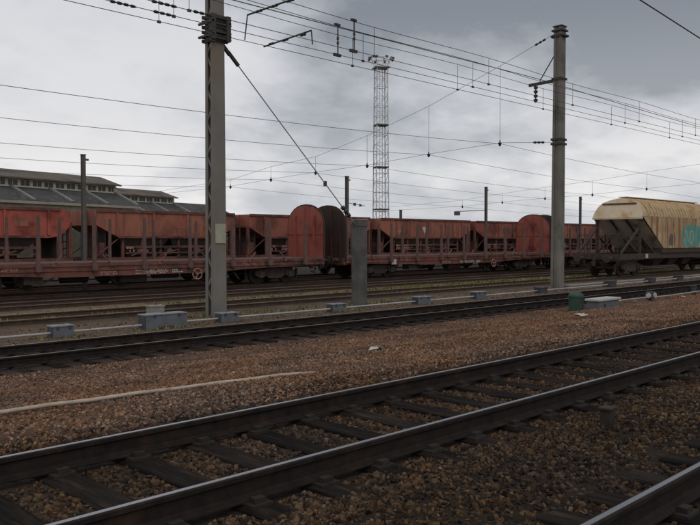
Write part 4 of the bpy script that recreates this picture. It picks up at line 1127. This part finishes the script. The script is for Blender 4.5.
headspan(31.1, RP[1] + 0.2, ground_z(18) + 11.5, ground_z(18) + 6.65, yard, 'cross span wire with hanging droppers fixed to the right pole')
headspan(57.0, 18.2, 7.8, 5.6, [(k, y, hc - 0.55, hc + 0.9 - 0.17 * i) for i, (k, y, hc, hm) in enumerate(yard)], 'cross span wire farther off, its droppers showing above the cream wagon')
t = empty('overhead_line_pole', (57.0, 18.0, ground_z(18)), 'far pole outside the frame on the right that holds the second cross span', 'pole', 'tall overhead line poles')
MB().box(-0.2, 0.2, -0.2, 0.2, -0.2, 9.2).build('shaft', M['tan_pole'], t); MB().box(-0.24, 0.24, -0.24, 0.24, 9.201, 9.25).build('cap', M['fitting'], t)

# ------------------------------------------------------------------ lineside pipe, cover boxes, trough
zt = YARD - 0.18
PY = 17.35
tag(MB().path([(float(x), PY + 0.02 * math.sin(x * 0.7), zt + 0.11) for x in np.arange(-8, 70, 1.0)], 0.028, 8).build('signal_pipe', M['pipe'], smooth=True), 'long pale pipe running along the ground through the cover boxes', 'pipe')
t = empty('cable_trough', (31.6, 17.75, zt), 'pale concrete cable trough with slab lids beside the right pole', 'cable trough')
lid = MB().box(0.008, 0.99, -0.17, 0.17, 0.14, 0.19).mesh('lid', M['trough'])
MB().box(0, 60, -0.14, 0.14, 0.0, 0.139).build('channel', M['trough'], t)
for k in range(60):
    o = bpy.data.objects.new('lid', lid); COL.objects.link(o); o.parent = t; o.location = (k, rnd.uniform(-0.015, 0.015), rnd.uniform(0, 0.012)); o.rotation_euler = (0, 0, rnd.uniform(-0.01, 0.01))


def cover_box(x, L, h, label, y=PY, d=0.34):
    h *= 0.95
    t = empty('cover_box', (x, y, zt), label, 'cover box', 'blue grey cover boxes along the pipe', rz=rnd.uniform(-0.05, 0.05))
    MB().box(-L / 2, L / 2, -d / 2, d / 2, 0.0, h - 0.03).build('body', M['bluebox'] if x < 27 else M['blueend'], t, bevel=0.012)
    MB().box(-L / 2 - 0.02, L / 2 + 0.02, -d / 2 - 0.02, d / 2 + 0.02, h - 0.029, h).build('lid', M['boxlid'] if x < 27 else M['blueend'], t, bevel=0.006)
    MB().box(-L / 2 - 0.012, -L / 2 - 0.001, -d / 2 + 0.03, d / 2 - 0.03, 0.03, h - 0.05).build('end_plate', M['blueend'], t)
    if x < 27:
        mb = MB(); mb.path([(-0.07, -0.03, h), (-0.07, -0.03, h + 0.03), (0.07, -0.03, h + 0.03), (0.07, -0.03, h)], 0.008, 5); mb.build('handle', M['blueend'], t)
        for dx in (-0.3, 0.3): MB().box(L * dx - 0.03, L * dx + 0.03, -d / 2 - 0.03, -d / 2 - 0.021, h - 0.08, h - 0.01).build('hinge', M['blueend'], t)
    return t


for x, L, h, lab in ((7.85, 0.48, 0.30, 'small blue grey box on the pipe nearest the left edge'), (12.55, 0.55, 0.28, 'small blue grey box at the foot of the tall left pole'),
                     (16.75, 0.55, 0.28, 'small blue grey box left of the short anchor post foot'), (20.9, 0.62, 0.29, 'small blue grey box first to the right of the anchor post'),
                     (24.3, 0.6, 0.30, 'small blue grey box second to the right of the anchor post'), (28.8, 0.55, 0.27, 'dark little box on the pipe left of the right pole foot'),
                     (35.1, 0.6, 0.30, 'dark little box on the pipe just right of the green housing'), (39.6, 0.55, 0.28, 'dark little box on the pipe under the cream wagon bogie'),
                     (43.2, 0.55, 0.28, 'dark little box on the pipe nearest the right edge')):
    cover_box(x, L, h, lab)
t = cover_box(10.55, 1.18, 0.40, 'longest blue grey box on the pipe, left of the tall pole, with a notched front', d=0.4)
MB().box(-0.08, 0.2, -0.214, -0.2005, 0.005, 0.07).build('notch', M['blueend'], t)
t = empty('junction_box', (10.9, 18.3, zt), 'small tan concrete box behind the longest blue grey box', 'junction box')
MB().box(-0.2, 0.2, -0.14, 0.14, 0, 0.46).build('body', M['trough'], t, bevel=0.015); MB().box(-0.22, 0.22, -0.16, 0.16, 0.461, 0.50).build('lid', M['trough'], t, bevel=0.008)

# green housing, grey cabinet, lamp and peg in front of the dark track
gy = 12.25; gz = ground_z(gy)
t = empty('green_housing', (22.45, gy, gz), 'dark green round housing with a domed cap beside the dark track', 'housing')
MB().lathe((0, 0, -0.05), (0, 0, 0.52), [(0, 0.24), (0.05, 0.24), (0.06, 0.225), (0.5, 0.225), (0.51, 0.245), (0.57, 0.245)], 20).build('drum', M['green'], t)
MB().lathe((0, 0, 0.521), (0, 0, 0.66), [(0, 0.235), (0.05, 0.21), (0.10, 0.12), (0.14, 0.03)], 20).build('cap', M['green'], t)
mb = MB()
for k in range(5):
    a_ = -2.6 + k * 0.42; mb.bar((0.232 * math.cos(a_), 0.232 * math.sin(a_), 0.03), (0.232 * math.cos(a_), 0.232 * math.sin(a_), 0.44), 0.018)
mb.build('drum_rib', M['green'], t)
t = empty('ground_cabinet', (24.35, gy, gz), 'long low blue grey cabinet with a pale lid right of the green housing', 'cabinet')
MB().box(-0.78, 0.62, -0.22, 0.22, 0, 0.27).build('body', M['bluebox'], t, bevel=0.012)
MB().box(-0.84, 0.70, -0.27, 0.27, 0.271, 0.345).build('lid', M['palelid'], t, bevel=0.012)
MB().box(-0.44, -0.34, -0.236, -0.2205, 0.07, 0.17).build('latch', M['blueend'], t)
t = empty('ground_signal', (28.2, gy + 0.1, gz), 'small dark ground signal with a white round face on the ballast', 'ground signal')
MB().box(-0.16, 0.16, -0.13, 0.13, 0.10, 0.36).build('case', M['blueend'], t, bevel=0.02); MB().lathe((-0.161, 0, 0.22), (-0.20, 0, 0.22), [(0, 0.10), (0.039, 0.09)], 16).build('face', M['litter'], t)
MB().lathe((0.05, -0.131, 0.22), (0.05, -0.18, 0.22), [(0, 0.11), (0.049, 0.10)], 16).build('face', M['litter'], t)
MB().box(-0.05, 0.05, -0.05, 0.05, -0.05, 0.099).build('foot', M['blueend'], t)
t = empty('marker_peg', (32.6, gy + 0.2, gz), 'short dark peg on the pale pipe near the right edge', 'peg')
MB().box(-0.09, 0.09, -0.07, 0.07, -0.05, 0.36).build('stem', M['blueend'], t, bevel=0.01); MB().box(-0.11, 0.11, -0.09, 0.09, 0.361, 0.40).build('cap', M['blueend'], t)
tag(MB().path([(25.1 + k * 1.0, gy + 0.1 + 0.03 * math.sin(k * 1.3), gz + 0.15 + 0.02 * math.sin(k * 0.9)) for k in range(30)], 0.024, 6).build('signal_pipe', M['pipe'], smooth=True), 'thin pale pipe from the low cabinet past the ground signal', 'pipe')

# pale conduit lying on the ballast, and the stump by the near track
pts = [(2.2, 8.02, -0.20), (2.6, 7.91, -0.186), (2.95, 7.83, -0.188), (3.4, 7.785, -0.177), (3.8, 7.715, -0.181), (4.3, 7.66, -0.17), (4.8, 7.57, -0.172), (5.3, 7.515, -0.166), (5.7, 7.44, -0.168), (6.1, 7.385, -0.162), (6.4, 7.325, -0.168), (6.75, 7.29, -0.20)]
tag(MB().path(pts, 0.022, 8).build('conduit', M['pinkpole'], smooth=True), 'pale conduit lying along the rusty ballast in the foreground', 'conduit')
t = empty('marker_stump', (6.65, 3.3, -0.225), 'short dark iron stump beside the near track sleepers', 'stump')
MB().box(-0.055, 0.055, -0.05, 0.05, -0.1, 0.19).build('stem', M['iron'], t, bevel=0.008); MB().box(-0.075, 0.075, -0.065, 0.065, 0.191, 0.215).build('cap', M['iron'], t, bevel=0.006)


# scraps of paper
def litter(x, y, s, label, seed):
    r_ = random.Random(seed); mb = MB(); n = 4; z0 = ground_z(y) + 0.03
    for i in range(n):
        for j in range(n): mb.v.append((s * (i / 3 - 0.5) + r_.uniform(-.02, .02), s * 0.7 * (j / 3 - 0.5) + r_.uniform(-.02, .02), r_.uniform(0, 0.07)))
    for i in range(n - 1):
        for j in range(n - 1): a_ = i * n + j; mb.f.append((a_, a_ + n, a_ + n + 1, a_ + 1))
    o = mb.build('paper_scrap', M['litter'], loc=(x, y, z0)); o.rotation_euler = (0, 0, r_.uniform(0, 6))
    so = o.modifiers.new('thick', 'SOLIDIFY'); so.thickness = 0.003
    tag(o, label, 'litter', 'white scraps of paper on the ballast')


litter(17.9, 9.6, 0.34, 'crumpled white paper scrap on the ballast below the low grey cabinet', 1)
litter(18.4, 9.9, 0.22, 'smaller white scrap just right of the crumpled paper', 2)
litter(9.1, 8.5, 0.2, 'white scrap alone on the rusty ballast in mid picture', 3)
litter(29.6, 11.7, 0.16, 'tiny white scrap near the peg at the right edge', 4)
